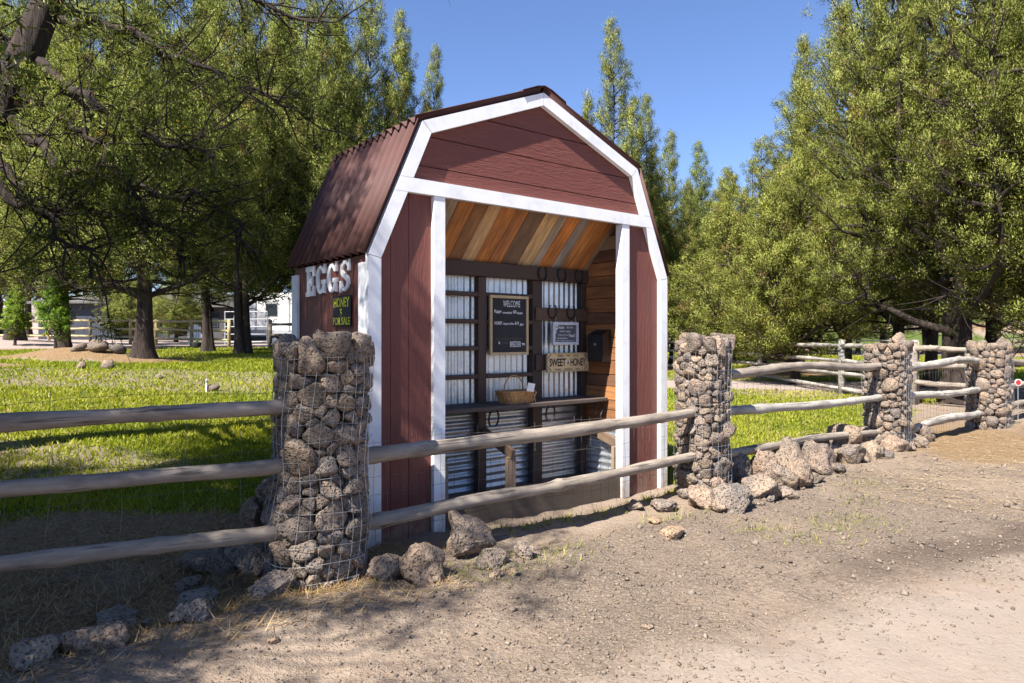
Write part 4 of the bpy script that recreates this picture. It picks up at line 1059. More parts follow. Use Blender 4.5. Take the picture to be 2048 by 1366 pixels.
# ---------------------------------------------------------------- junipers
def sprig_mesh(C, Dr, tint, per, rad, L, Wd, rg, axis_xy=None):
    """leaf sprays: tufts of small pointed quads bristling out of clump centres C, growing along Dr"""
    n = len(C); idx = np.repeat(np.arange(n), per); m = len(idx)
    grow = Dr[idx] * 0.55 + np.array([0, 0, 0.40])
    o = rg.normal(size=(m, 3)); o /= np.linalg.norm(o, axis=1)[:, None]
    o = o + grow * 0.75; o /= np.linalg.norm(o, axis=1)[:, None]
    sz = np.repeat(rg.uniform(0.65, 1.3, n), per)[:, None]
    b = C[idx] + o * rad * sz * rg.uniform(0.25, 1.25, (m, 1)) + grow * rad * 0.5 * rg.uniform(-0.5, 1.0, (m, 1)) + rg.normal(size=(m, 3)) * rad * 0.18
    d = o * 0.75 + grow * 0.5 + rg.normal(size=(m, 3)) * 0.33
    d /= np.linalg.norm(d, axis=1)[:, None]
    s = np.cross(d, rg.normal(size=(m, 3))); s /= np.linalg.norm(s, axis=1)[:, None] + 1e-9
    l = (L * rg.uniform(0.55, 1.35, m))[:, None]; w = (Wd * rg.uniform(0.6, 1.3, m))[:, None]
    V = np.stack([b - s * w * 0.5, b + s * w * 0.5, b + d * l], 1).reshape(-1, 3)
    F = np.arange(m * 3).reshape(-1, 3)
    ti = tint[idx]; t = np.clip(ti + rg.normal(size=m) * 0.06, 0, 1.25)
    dk = np.array([0.105, 0.12, 0.024]); lt = np.array([0.35, 0.38, 0.10])
    c = dk + (lt - dk) * t[:, None]
    brown = rg.uniform(size=m) < 0.05; c[brown | (ti < -0.5)] = np.array([0.20, 0.135, 0.06]); c[ti > 2] = np.array([0.42, 0.27, 0.04])
    nn = o * 0.8 + grow * 0.35 + rg.normal(size=(m, 3)) * 0.14; nn /= np.linalg.norm(nn, axis=1)[:, None]
    return V, F, np.repeat(c, 3, 0), np.repeat(nn, 3, 0)

def leaf_mesh(V, F, cc, nn):
    me = np_mesh('crown', V, F, True); set_col(me, cc)
    me.normals_split_custom_set_from_vertices(nn.astype(np.float32))
    me.materials.append(M['leaf']); return me

def gen_tree(seed, Ht, Rad, base, spires, per=110, rad=0.17, L=0.058, Wd=0.0195, r0=0.22, dens=8.5, lean=(0, 0), trunks=1, low_limb=6, wide=1.0, twiggy=1.0):
    rg = np.random.RandomState(seed)
    Cs, Ds, Ts = [], [], []
    br = MB(); tr = MB()
    def axis(z): return np.array([lean[0] * z + 0.12 * math.sin(z * 0.7 + seed), lean[1] * z + 0.12 * math.cos(z * 0.6 + seed * 2), z])
    sp = [(0.0, 0.0, base, Ht, Rad)]
    for k in range(spires):
        a = k * 2.4 + rg.uniform(-.5, .5); q = Rad * rg.uniform(0.32, 0.66)
        z1 = Ht * rg.uniform(0.52, 0.93) * (1 - 0.12 * q / Rad); sp.append((q * math.cos(a), q * math.sin(a), base + rg.uniform(0.0, 0.28) * Ht, z1, Rad * rg.uniform(0.36, 0.6)))
    for si, (ox, oy, z0, z1, Rr) in enumerate(sp):
        nb = int((z1 - z0) * dens)
        if si > 0:
            zj = max(0.6, z0 - 0.8); A = axis(zj); B = axis(z0) * [0, 0, 1] + np.array([ox, oy, 0]) + axis(z0) * [1, 1, 0]
            T = axis(z1) + np.array([ox, oy, 0])
            br.tube([A, (A + B) / 2 + [0, 0, -0.1], B, (B + T) / 2, T], [r0 * .35, r0 * .3, r0 * .26, r0 * .14, 0.012], 6, False)
        for j in range(nb):
            t = (j + rg.uniform()) / nb; z = z0 + t * (z1 - z0)
            o = axis(z) + np.array([ox, oy, 0]); az = j * 2.39996 + rg.uniform(-.6, .6)
            ln = Rr * ((1 - t) ** 0.72) * (0.55 + 0.45 * min(1, t * 5)) * rg.uniform(0.55, 1.22) * wide + 0.10
            el = R(rg.normal(-4 + 56 * t, 11))
            d = np.array([math.cos(az) * math.cos(el), math.sin(az) * math.cos(el), math.sin(el)])
            sidev = np.array([-math.sin(az), math.cos(az), 0])
            up = 0.16 * ln
            def P(s): return o + d * ln * s + np.array([0, 0, up * (s * s) - 0.10 * ln * math.sin(math.pi * s)])
            if ln > 0.45:
                br.tube([P(0), P(0.4), P(0.75), P(1.0)], [0.012 + 0.017 * ln, 0.010 + 0.011 * ln, 0.012, 0.005], 4, False)
            nc = 2 + int(ln * 7.0)
            tone = 0.5 + 0.2 * rg.normal() * 0.8
            for q in range(nc):
                s = 0.28 + 0.74 * ((q + rg.uniform()) / nc) ** 0.8
                lat = rg.normal() * 0.22 * ln * (0.35 + 0.65 * s) ; lz = rg.normal() * 0.10 * ln
                c = P(s) + sidev * lat + np.array([0, 0, lz + 0.05])
                dd = d + sidev * lat / max(ln, .3) * 1.5
                Cs.append(c); Ds.append(dd / np.linalg.norm(dd)); Ts.append(-1.0 if rg.uniform() < 0.035 else (3.0 if rg.uniform() < 0.004 else tone + rg.normal() * 0.2))
                if ln > 0.7 and rg.uniform() < 0.5 * twiggy: br.tube([P(max(0, s - 0.2)), (P(s) + c) / 2, c], [0.012, 0.008, 0.004], 3, False)
    # bare dead twigs low in the crown
    for j in range(int(low_limb)):
        z = rg.uniform(0.75, 1.0) * base + 0.1; az = rg.uniform(0, 6.28); ln = rg.uniform(0.5, 1.0) * Rad * 0.8
        o = axis(z); d = np.array([math.cos(az), math.sin(az), rg.uniform(-0.05, 0.3)]); pts = [o]
        for s in (0.3, 0.6, 1.0): pts.append(o + d * ln * s + rg.normal(size=3) * 0.07 * s * ln)
        br.tube(pts, [0.035, 0.025, 0.015, 0.005], 4, False)
        for s in range(5):
            p = pts[1] + (pts[3] - pts[1]) * rg.uniform(); e = d * 0.5 + rg.normal(size=3) * 0.5
            br.tube([p, p + e * 0.25 * ln, p + e * 0.45 * ln + [0, 0, rg.uniform(-.1, .15)]], [0.010, 0.007, 0.003], 3, False)
    C = np.array(Cs); D_ = np.array(Ds)
    crown = leaf_mesh(*sprig_mesh(C, D_, np.array(Ts), per, rad, L, Wd, rg)); print('TREE', seed, len(C), len(C) * per)
    # trunk with ribs and a root flare
    for t_ in range(trunks):
        ns, nr_ = 20, 22; V = []; ph = rg.uniform(0, 6.28, 6); dx = 0 if t_ == 0 else 0.9 * r0
        for i in range(nr_):
            f = i / (nr_ - 1); z = -0.25 + f ** 1.3 * Ht * 0.93; a = axis(max(z, 0)) - axis(0)
            rr = r0 * ((1 - f) ** 0.85 * (1.0 if t_ == 0 else 0.7) + 0.02) * (1 + 0.75 * math.exp(-max(z + .1, 0) / 0.28))
            for k in range(ns):
                w = 2 * math.pi * k / ns
                rib = 1 + 0.11 * math.sin(3 * w + ph[0] + z * .5) + 0.08 * math.sin(5 * w + ph[1] - z * .8) + 0.05 * math.sin(9 * w + ph[2] + z * 1.3)
                V.append((a[0] + dx * (1 + 0.25 * z) + rr * rib * math.cos(w), a[1] + rr * rib * math.sin(w), z))
        F = [(i * ns + k, i * ns + (k + 1) % ns, (i + 1) * ns + (k + 1) % ns, (i + 1) * ns + k) for i in range(nr_ - 1) for k in range(ns)]
        tr.add(V, F)
    tm = bpy.data.meshes.new('trunk'); tm.from_pydata(tr.v, [], tr.f); tm.polygons.foreach_set('use_smooth', np.ones(len(tm.polygons), bool)); tm.materials.append(M['bark'])
    bmh = bpy.data.meshes.new('branches'); bmh.from_pydata(br.v, [], br.f); bmh.polygons.foreach_set('use_smooth', np.ones(len(bmh.polygons), bool)); bmh.materials.append(M['bark'])
    return dict(H=Ht, R=Rad, crown=crown, trunk=tm, branches=bmh)

ARCH = dict(
    broad=gen_tree(101, 10.0, 3.1, 1.7, 7, r0=0.21, dens=9),
    tall=gen_tree(102, 11.0, 2.3, 1.6, 6, r0=0.16, dens=9),
    cone=gen_tree(103, 10.0, 1.9, 1.0, 5, r0=0.14, dens=10),
    multi=gen_tree(104, 9.0, 2.6, 1.4, 7, r0=0.17, dens=9, trunks=2),
    bushy=gen_tree(105, 6.0, 2.4, 0.8, 6, r0=0.12, dens=11),
)
TREES = []
def tree(arch, x, y, Ht, Rs, label, group='junipers', rot=0.0, tint=(1, 1, 1), rt=1.0, base=None, name='juniper_tree'):
    A = ARCH[arch] if isinstance(arch, str) else arch
    z = H(x, y); root = empty(name, (x, y, z), rot); tag(root, label, 'tree', group)
    sz = Ht / A['H']; sx = Rs / A['R']
    for k in ('trunk', 'branches', 'crown'):
        o = bpy.data.objects.new(k, A[k]); link(o, root); o.scale = (sx, sx, sz) if k != 'trunk' else (sx * rt, sx * rt, sz)
        if k == 'crown': o.color = (*tint, 1)
    TREES.append(root); return root
def tree_px(arch, px, Y, top, Rs, label, **k):
    x = (px - 1024) / FPX * Y
    Ht = 1.5 + (675 - top) / FPX * Y - H(x, Y)
    return tree(arch, x, Y, Ht, Rs, label, **k)

LT = (0.95, 0.97, 0.95); RTt = (1.0, 1.0, 0.95)
tree_px('broad', 285, 18.0, -170, 3.3, 'thick trunked juniper on the lawn beside a lava outcrop', rot=0.4, rt=0.95, tint=LT)
tree_px('tall', 415, 25.0, -60, 2.7, 'juniper with a slim dark trunk in front of the grey house', rot=1.4, tint=LT)
tree_px('multi', 484, 23.0, -70, 3.0, 'juniper with a broad split trunk in front of the white trailer', rot=0.0, tint=LT)
tree_px('tall', 128, 27.0, -40, 3.1, 'juniper with a straight trunk by the peeled pole fence at far left', rot=2.6, tint=LT)
tree_px('multi', 32, 31.0, -20, 3.6, 'leftmost trunked juniper on the rocky bank behind the lawn', rot=4.0, tint=LT)
tree_px('broad', 640, 24.0, -120, 3.0, 'tall dark juniper rising behind the roof edge of the stand', rot=5.0, tint=LT)
tree_px('tall', 735, 27.5, -20, 2.5, 'juniper with several spires just left of the stand roof', rot=0.9, tint=(0.95, 0.97, 0.95))
tree_px('cone', 800, 29, 40, 1.7, 'narrow juniper spire standing against the sky left of the roof', rot=2.0)
tree_px('cone', 872, 31, 108, 1.5, 'rightmost small juniper spire left of the roof peak', rot=4.4)
tree_px('cone', 1222, 30, 58, 2.0, 'tallest pointed juniper directly right of the stand roof', rot=0.5, tint=RTt)
tree_px('cone', 1292, 33, 205, 1.8, 'second pointed juniper right of the stand roof, lower than the first', rot=2.5, tint=RTt)
tree_px('cone', 1342, 37, 275, 1.8, 'short pointed juniper at the right eave of the stand', rot=3.6, tint=RTt)
tree_px('cone', 1396, 40, 295, 1.9, 'slim dark juniper spire at the lowest gap of the skyline', rot=1.2, tint=(0.85, 0.95, 0.95))
tree_px('cone', 1455, 38, 345, 2.2, 'low juniper just right of the slim dark spire', rot=5.2, tint=RTt)
tree_px('bushy', 1455, 27, 420, 3.0, 'pale bushy juniper behind the second stone pillar', rot=0.8, tint=(1.12, 1.1, 1.05))
tree_px('multi', 1525, 31, 290, 2.6, 'juniper with a bent leaning top left of the big right hand trees', rot=2.2, tint=RTt)
tree_px('tall', 1600, 29, 90, 2.6, 'tall juniper with a ragged left edge against the sky', rot=1.0, tint=RTt)
tree_px('tall', 1692, 26, 25, 2.9, 'tall pointed juniper whose trunk stands behind the grey fence', rot=3.1, tint=(1.08, 1.06, 1.0))
tree_px('bushy', 1590, 22, 330, 2.7, 'full pale juniper with low branches beyond the third pillar gap', rot=4.1, tint=(1.1, 1.08, 1.0))
tree_px('broad', 1795, 23, -60, 2.8, 'big dense juniper left of the largest trunk at right', rot=1.7, tint=(1.05, 1.04, 1.0))
BIG = gen_tree(211, 11.0, 3.9, 2.0, 8, per=115, rad=0.155, L=0.049, Wd=0.016, r0=0.25, dens=9.0, trunks=2, low_limb=12)
tree_px(BIG, 1915, 15.5, -330, 3.55, 'largest juniper with a thick forked trunk behind the farthest pillars', rot=2.2, tint=RTt)
tree_px('tall', 1862, 20.5, -170, 2.5, 'slender juniper squeezed in behind the largest juniper at right', rot=3.3, tint=RTt)
tree_px('tall', 1985, 22, -200, 2.8, 'slender juniper showing between the largest juniper and the right edge', rot=5.1, tint=RTt)
tree_px('broad', 2110, 19, -200, 3.4, 'big juniper crown cut by the right edge of the picture', rot=0.2, tint=RTt)
tree_px('multi', 2230, 13, -200, 3.0, 'juniper standing outside the right edge beyond the farthest pillar', rot=1.1, tint=RTt)
tree_px('bushy', 352, 40.5, 560, 2.2, 'low juniper hiding part of the grey house roof', rot=1.9, tint=LT)
tree_px('bushy', 268, 42.5, 565, 2.0, 'low juniper in front of the dark garage end of the house', rot=4.0, tint=LT)
# rows farther back
rgt = np.random.RandomState(17)
far = []
for k in range(20):
    px = -260 + k * 62 + rgt.uniform(-20, 20)
    if 1010 < px < 1180: continue
    Y = rgt.uniform(44, 64); far.append((px, Y, 70 + rgt.uniform(-90, 90) if px < 640 else 330 + rgt.uniform(-30, 90), 'left'))
for k in range(16):
    px = 1190 + k * 66 + rgt.uniform(-20, 20); Y = rgt.uniform(46, 70); far.append((px, Y, 400 + rgt.uniform(-40, 80) - max(0, (px - 1500) * 0.25), 'right'))
for k, (px, Y, top, sd) in enumerate(far):
    tree_px(['tall', 'multi', 'broad', 'bushy', 'cone'][k % 5], px, Y, top, rgt.uniform(3.0, 4.2),
            'one of the junipers massed behind the house and lawn at left' if sd == 'left' else 'one of the distant junipers massed beyond the right hand lawn', group='junipers massed %s' % sd, rot=rgt.uniform(0, 6), tint=(0.85, 0.9, 0.92) if sd == 'left' else (0.95, 0.97, 0.95))
# young bright green junipers by the pole fence
YG = gen_tree(311, 3.2, 1.0, 0.55, 3, per=60, rad=0.10, L=0.08, Wd=0.022, r0=0.07, dens=14, low_limb=2)
tree_px(YG, 112, 26.0, 565, 0.75, 'small bright green young juniper under the trees at left', tint=(0.75, 1.15, 0.5), rot=1.0)
tree_px(YG, 30, 28.0, 580, 0.7, 'bright green sapling at the far left edge behind the bank', tint=(0.8, 1.1, 0.5), rot=3.0)

# the juniper whose limbs hang over the left of the lawn; its trunk leans in at the top left corner
def overhang():
    rg = np.random.RandomState(77)
    bx, by = -6.1, 6.6; bz = H(bx, by)
    root = empty('juniper_tree', (bx, by, bz)); tag(root, 'leaning juniper at the top left corner with long dark limbs over the lawn', 'tree', 'junipers')
    o0 = np.array([bx, by, bz])
    def px3(px, py, Y): return np.array([(px - 1024) / FPX * Y, Y, 1.5 + (675 - py) / FPX * Y]) - o0
    tp = [np.array([0, 0, -0.2]), np.array([0.1, 0.0, 1.0]), np.array([0.45, 0.1, 2.6]), px3(-8, 260, 6.8), px3(52, 110, 6.9), px3(98, 0, 7.0), px3(150, -160, 7.0), px3(190, -420, 7.0), px3(200, -800, 7.1)]
    tpr = [0.30, 0.22, 0.19, 0.165, 0.15, 0.13, 0.105, 0.07, 0.02]
    # smooth the trunk
    T = []; Rr = []
    for i in range(len(tp) - 1):
        for s in np.linspace(0, 1, 5, endpoint=False): T.append(tp[i] * (1 - s) + tp[i+1] * s); Rr.append(tpr[i] * (1 - s) + tpr[i+1] * s)
    T.append(tp[-1]); Rr.append(tpr[-1]); T = np.array(T)
    T[1:-1] = (T[:-2] + 2 * T[1:-1] + T[2:]) / 4
    tb = MB().tube(T, Rr, 16); V = np.array(tb.v); ctr = np.repeat(T, 16, 0)
    nn = V - ctr; V = ctr + nn * (1 + 0.12 * vn(V * [5, 5, 1.2], 1.6, 2)[:, None]); tb.v = [tuple(p) for p in V]
    tb.build('trunk', M['bark'], root, True, fix=False)
    limbs = [([(95, 30, 7.0), (260, 60, 6.9), (430, 150, 6.8), (590, 212, 6.8)], .05), ([(75, 120, 6.9), (190, 210, 6.6), (320, 280, 6.5), (420, 312, 6.5)], .055),
             ([(20, 240, 6.8), (110, 320, 6.6), (250, 375, 6.5), (420, 400, 6.5), (520, 500, 6.5)], .055), ([(-60, 330, 6.6), (40, 420, 6.4), (150, 415, 6.3), (330, 450, 6.3), (400, 520, 6.4)], .06),
             ([(40, 180, 6.8), (150, 250, 6.5), (230, 330, 6.2), (300, 430, 6.1)], .04), ([(-10, 300, 6.7), (60, 400, 6.2), (120, 470, 6.0), (200, 540, 6.0)], .04),
             ([(110, -30, 7.0), (260, -60, 6.8), (460, -20, 6.7), (640, 60, 6.7)], .05), ([(140, -130, 7.0), (340, -200, 7.0), (560, -140, 7.0), (760, -120, 7.0)], .045),
             ([(60, 110, 6.9), (-20, 60, 6.9), (-160, 20, 7.0)], .05), ([(30, 200, 6.8), (-80, 240, 6.6), (-200, 300, 6.5)], .05), ([(120, -60, 7.0), (160, -220, 7.8), (240, -300, 8.8)], .05), ([(90, 20, 7.0), (170, 40, 8.0), (300, 90, 8.8), (420, 200, 9.2)], .05),
             ([(50, 130, 6.9), (130, 180, 7.8), (240, 290, 8.4), (330, 330, 8.8)], .045), ([(150, -200, 7.0), (40, -350, 6.6), (-60, -420, 6.2)], .05), ([(170, -300, 7.0), (330, -420, 7.0), (480, -420, 7.0)], .04), ([(185, -400, 7.0), (260, -640, 7.2), (330, -700, 7.4)], .035), ([(185, -420, 7.0), (60, -620, 6.9), (-20, -700, 6.8)], .035)]
    br = MB(); Cs, Ds, Ts = [], [], []
    for li, (pl, r0) in enumerate(limbs):
        q = [px3(*p) for p in pl]; pts = []
        for i in range(len(q) - 1):
            for s in np.linspace(0, 1, 6, endpoint=False): pts.append(q[i] * (1 - s) + q[i+1] * s)
        pts.append(q[-1]); pts = np.array(pts)
        pts[1:-1] = (pts[:-2] + 2 * pts[1:-1] + pts[2:]) / 4; pts[1:] += rg.normal(size=(len(pts) - 1, 3)) * 0.035
        m_ = len(pts); br.tube(pts, [r0 * (1 - 0.8 * i / m_) for i in range(m_)], 7, False)
        L_ = np.linalg.norm(np.diff(pts, axis=0), axis=1).sum()
        nsub = int(L_ * 13)
        for k in range(nsub):
            f = 0.12 + 0.88 * (k + rg.uniform()) / nsub; i = min(int(f * (m_ - 1)), m_ - 2)
            p = pts[i] + (pts[i+1] - pts[i]) * (f * (m_ - 1) - i); t = pts[i+1] - pts[i]; t /= np.linalg.norm(t)
            d = t * 0.6 + rg.normal(size=3) * 0.75 + np.array([0, 0, -0.12]); d /= np.linalg.norm(d); ln = rg.uniform(0.25, 0.85)
            e1 = p + d * ln * 0.5 + rg.normal(size=3) * 0.05; e2 = p + d * ln + np.array([0, 0, 0.06]) + rg.normal(size=3) * 0.07
            br.tube([p, e1, e2], [0.011, 0.008, 0.0035], 4, False)
            for w in range(2):
                g0 = p + (e2 - p) * rg.uniform(0.3, 0.9); gd = d * 0.4 + rg.normal(size=3) * 0.6; br.tube([g0, g0 + gd * 0.12, g0 + gd * 0.26 + rg.normal(size=3) * 0.03], [0.005, 0.004, 0.002], 3, False)
            dead = rg.uniform() < 0.30
            if not dead:
                for w in range(4):
                    s = rg.uniform(0.5, 1.08); c = p + (e2 - p) * s + rg.normal(size=3) * 0.09
                    Cs.append(c); Ds.append(d); Ts.append(0.35 + 0.16 * rg.normal())
    br.build('branches', M['bark'], root, True, fix=False)
    me = leaf_mesh(*sprig_mesh(np.array(Cs), np.array(Ds), np.array(Ts), 60, 0.085, 0.045, 0.011, rg)); print('OVER', len(Cs)); o = mesh_obj('crown', me, M['leaf'], root); o.color = (0.92, 0.97, 0.9, 1)
overhang()
# junipers on the near side of the fence, just outside the picture at left, whose shade falls on the road edge
tree('broad', -5.7, 1.55, 11.0, 3.4, 'juniper by the road outside the left edge, shading the dirt and near pillar', rot=0.7)
tree('bushy', -4.75, 1.45, 6.2, 2.35, 'low bushy juniper by the road just outside the left edge', rot=1.3)
tree('cone', -6.9, -0.6, 9.5, 2.6, 'second juniper by the road farther outside the left edge', rot=2.9)

# ---------------------------------------------------------------- grass, litter, gravel
def blades():
    rg = np.random.RandomState(9); n = 720000
    th = rg.uniform(R(-44), R(44), n); r = np.exp(rg.uniform(math.log(4.0), math.log(60), n))
    x = r * np.sin(th); y = r * np.cos(th)
    mk = masks(x, y); keep = mk['lawn'] + rg.uniform(-0.35, 0.35, n) > 0.55
    x, y, r = x[keep], y[keep], r[keep]; n = len(x)
    z = hz(x, y) + micro(x, y)
    P = np.stack([x, y, np.zeros(n)], 1); n1 = vn(P, 1.1, 2); n2 = vn(P, 0.35, 4)
    h = (0.028 + 0.0014 * r) * rg.uniform(0.6, 1.5, n) * (1 + 0.25 * n1); w = 0.0035 + 0.0009 * r
    a = rg.uniform(0, 6.28, n); ld = rg.normal(size=(n, 2)) * (h * 0.7)[:, None]
    b0 = np.stack([x - np.cos(a) * w, y - np.sin(a) * w, z - 0.01], 1); b1 = np.stack([x + np.cos(a) * w, y + np.sin(a) * w, z - 0.01], 1)
    tp = np.stack([x + ld[:, 0], y + ld[:, 1], z + h], 1)
    V = np.stack([b0, b1, tp], 1).reshape(-1, 3); F = np.arange(n * 3).reshape(-1, 3)
    t = np.clip(0.5 + 0.22 * n1 + 0.2 * n2 + rg.normal(size=n) * 0.18, 0, 1)[:, None]
    c = np.array([0.14, 0.185, 0.014]) * (1 - t) + np.array([0.36, 0.36, 0.026]) * t
    dry = rg.uniform(size=n) < np.clip(0.12 + 0.35 * n2 + 0.12 * n1, 0.03, 0.7); c[dry] = np.array([0.38, 0.32, 0.12])
    me = np_mesh('lawn_grass', V, F); set_col(me, np.repeat(c, 3, 0))
    tag(mesh_obj('lawn_grass', me, M['grass']), 'short sunlit lawn grass behind the fence', 'grass', kind='stuff')
blades()

def strips(name, n, region, label, cols, lmin, lmax, wd, seed, lift=0.006, upright=0.12, cat='litter'):
    rg = np.random.RandomState(seed); x, y = region(rg, n); m = len(x)
    z = hz(x, y) + micro(x, y) + lift; a = rg.uniform(0, 6.28, m); l = rg.uniform(lmin, lmax, m); w = wd * rg.uniform(0.6, 1.4, m)
    dx, dy = np.cos(a) * l, np.sin(a) * l; nx, ny = -np.sin(a) * w, np.cos(a) * w; dz = np.abs(rg.normal(size=m)) * l * upright
    V = np.stack([np.stack([x - nx, y - ny, z], 1), np.stack([x + nx, y + ny, z], 1), np.stack([x + dx, y + dy, z + dz], 1)], 1).reshape(-1, 3)
    c = np.array(cols)[rg.randint(len(cols), size=m)] * rg.uniform(0.75, 1.2, m)[:, None]
    me = np_mesh(name, V, np.arange(m * 3).reshape(-1, 3)); set_col(me, np.repeat(c, 3, 0))
    tag(mesh_obj(name, me, M['attr']), label, cat, kind='stuff')
def reg_left(rg, n):
    u = rg.uniform(-5.5, 0.2, n); w = rg.normal(0.55, 0.75, n); x = C2[0] + u * D2[0]; y = C2[1] + u * D2[1]
    x = x + (w - 0.34) * N2[0]; y = y + (w - 0.34) * N2[1]; k = (y > 1.2) & (w > -0.75); return x[k], y[k]
strips('dry_grass_litter', 46000, reg_left, 'dry straw and needles under the left fence', [(0.36, 0.23, 0.105), (0.27, 0.16, 0.072), (0.43, 0.31, 0.16), (0.17, 0.10, 0.05), (0.24, 0.19, 0.07)], 0.03, 0.12, 0.0022, 21, upright=0.35)
def reg_road(rg, n):
    th = rg.uniform(R(-40), R(42), n); r = np.exp(rg.uniform(math.log(2.4), math.log(11), n)); x, y = r * np.sin(th), r * np.cos(th)
    w = wdist(x, y); k = (w < -0.25); return x[k], y[k]
strips('fallen_needles', 5000, reg_road, 'pale twigs and needles scattered over the dirt verge', [(0.32, 0.23, 0.14), (0.27, 0.185, 0.11), (0.38, 0.31, 0.22)], 0.015, 0.06, 0.0014, 22, upright=0.04)
def reg_right(rg, n):
    u = rg.uniform(4.5, 14, n); w = rg.normal(-1.3, 0.8, n); x = C2[0] + u * D2[0] + (w - 0.34) * N2[0]; y = C2[1] + u * D2[1] + (w - 0.34) * N2[1]; k = w < 0.3; return x[k], y[k]
strips('straw', 16000, reg_right, 'bleached straw strewn along the right hand verge', [(0.36, 0.265, 0.16), (0.30, 0.21, 0.125), (0.40, 0.32, 0.21)], 0.04, 0.14, 0.003, 23, upright=0.06)
def reg_weed(rg, n):
    cs = [(2.55, 5.35), (2.9, 5.7), (1.9, 5.25), (2.2, 5.0), (3.6, 6.9), (0.35, 4.75), (0.05, 4.55), (-0.25, 4.35), (1.35, 5.6), (3.2, 6.3)]
    q = rg.randint(len(cs), size=n); p = np.array(cs)[q] + rg.normal(size=(n, 2)) * 0.16; return p[:, 0], p[:, 1]
strips('verge_weeds', 1500, reg_weed, 'sparse green weeds sprouting on the verge by the rocks', [(0.17, 0.18, 0.03), (0.26, 0.24, 0.06), (0.10, 0.13, 0.03)], 0.02, 0.06, 0.0028, 24, upright=0.9, cat='weeds')

def gravel():
    rg = np.random.RandomState(31); n = 60000
    th = rg.uniform(R(-40), R(42), n); r = np.exp(rg.uniform(math.log(2.3), math.log(10), n)); x, y = r * np.sin(th), r * np.cos(th)
    mk = masks(x, y); w = wdist(x, y)
    pr = 0.25 + 0.6 * mk['gravel'] - 0.62 * mk['road']
    k = (w < -0.2) & (rg.uniform(size=n) < pr); x, y, r = x[k], y[k], r[k]; n = len(x)
    s = (0.0026 + 0.0007 * r) * np.exp(rg.normal(size=n) * 0.5); z = hz(x, y) + micro(x, y)
    O = np.array([(1, 0, 0), (-1, 0, 0), (0, 1, 0), (0, -1, 0), (0, 0, 1), (0, 0, -1)], float); T = np.array([(0, 2, 4), (2, 1, 4), (1, 3, 4), (3, 0, 4), (2, 0, 5), (1, 2, 5), (3, 1, 5), (0, 3, 5)])
    J = O[None] * rg.uniform(0.6, 1.3, (n, 6, 1)) + rg.normal(size=(n, 6, 3)) * 0.18
    V = J * (s[:, None, None] * np.array([1, 1, 0.7])) + np.stack([x, y, z + s * 0.25], 1)[:, None]
    F = (T[None] + (np.arange(n) * 6)[:, None, None]).reshape(-1, 3)
    cols = np.array([(0.18, 0.143, 0.113), (0.155, 0.12, 0.093), (0.20, 0.165, 0.133), (0.13, 0.105, 0.088), (0.18, 0.136, 0.10)]); c = cols[rg.randint(5, size=n)] * rg.uniform(0.8, 1.2, n)[:, None]
    me = np_mesh('gravel', V.reshape(-1, 3), F); set_col(me, np.repeat(c, 6, 0))
    tag(mesh_obj('gravel', me, M['attr']), 'fine pale gravel scattered over the dirt verge', 'gravel', kind='stuff')
gravel()

# ---------------------------------------------------------------- loose lava rocks
GR = 'lava rocks along the fence foot'
TN = (1.0, 1.0, 1.0); WM = (1.12, 1.08, 1.04); DK = (0.75, 0.78, 0.82); PALE = (1.45, 1.33, 1.15)
for (px, py, w_, asp, tn, lb) in (
    (766, 1172, 78, (1, .7, .62), WM, 'low craggy lava rock touching the right foot of the nearest pillar'),
    (848, 1172, 88, (1, .8, .95), WM, 'upright pitted lava rock with an overhung foot before the red panel'),
    (935, 1120, 120, (1, .8, .85), TN, 'largest dusty lava boulder at the foot of the left stile'),
    (985, 1140, 74, (1, .8, .65), TN, 'dusty lava rock leaning on the right of the largest boulder'),
    (1047, 1120, 52, (.9, .8, .85), WM, 'small blocky lava rock right of the dusty boulders'),
    (1352, 1078, 66, (1, .7, .35), PALE, 'flat pale stone half buried in the verge right of the stand'),
    (1312, 1046, 36, (1, .8, .4), PALE, 'little pale stone behind the flat pale stone'),
    (1330, 1018, 74, (1, .6, .42), WM, 'low earth covered rock before the right corner trim of the stand'),
    (1268, 1012, 50, (1, .7, .35), WM, 'small half buried rock below the right stile'),
    (994, 1163, 30, (1, .8, .6), PALE, 'small pale angular stone before the dusty boulders'),
    (1024, 1157, 28, (1, .7, .5), PALE, 'smallest pale stone beside the small pale angular one'),
    (1296, 1262, 24, (1, .9, .55), PALE, 'lone pale pebble on the gravel in the foreground')):
    ground_rock(px, py, w_, lb, GR, asp=asp, tint=tn, seed=3)
ords = ['first', 'second', 'third', 'fourth', 'fifth', 'sixth', 'seventh', 'eighth', 'ninth', 'tenth', 'eleventh', 'twelfth', 'thirteenth', 'fourteenth']
front = [(1405, 1020, 78), (1468, 1032, 92), (1432, 992, 96), (1520, 1004, 92), (1562, 985, 76), (1604, 980, 90), (1656, 955, 98), (1708, 938, 84), (1752, 924, 70), (1800, 910, 66), (1842, 901, 56)]
back = [(1385, 990, 60), (1480, 968, 76), (1532, 966, 84), (1582, 952, 92), (1628, 940, 80), (1690, 916, 80), (1738, 905, 74), (1646, 924, 70), (1860, 885, 46)]
for k, (px, py, w_) in enumerate(front): ground_rock(px, py, w_, '%s lava rock from the left in the front row right of the stand' % ords[k], GR, asp=(1, .85, .8), tint=[WM, TN, (1.15, 1.1, 1.05)][k % 3], seed=9, k_=1.06)
for k, (px, py, w_) in enumerate(back): ground_rock(px, py, w_, '%s lava rock from the left in the back row under the grey rails' % ords[k], GR, asp=(1, .9, .95), tint=[TN, DK, WM][k % 3], seed=19, sink=0.15, k_=1.06)
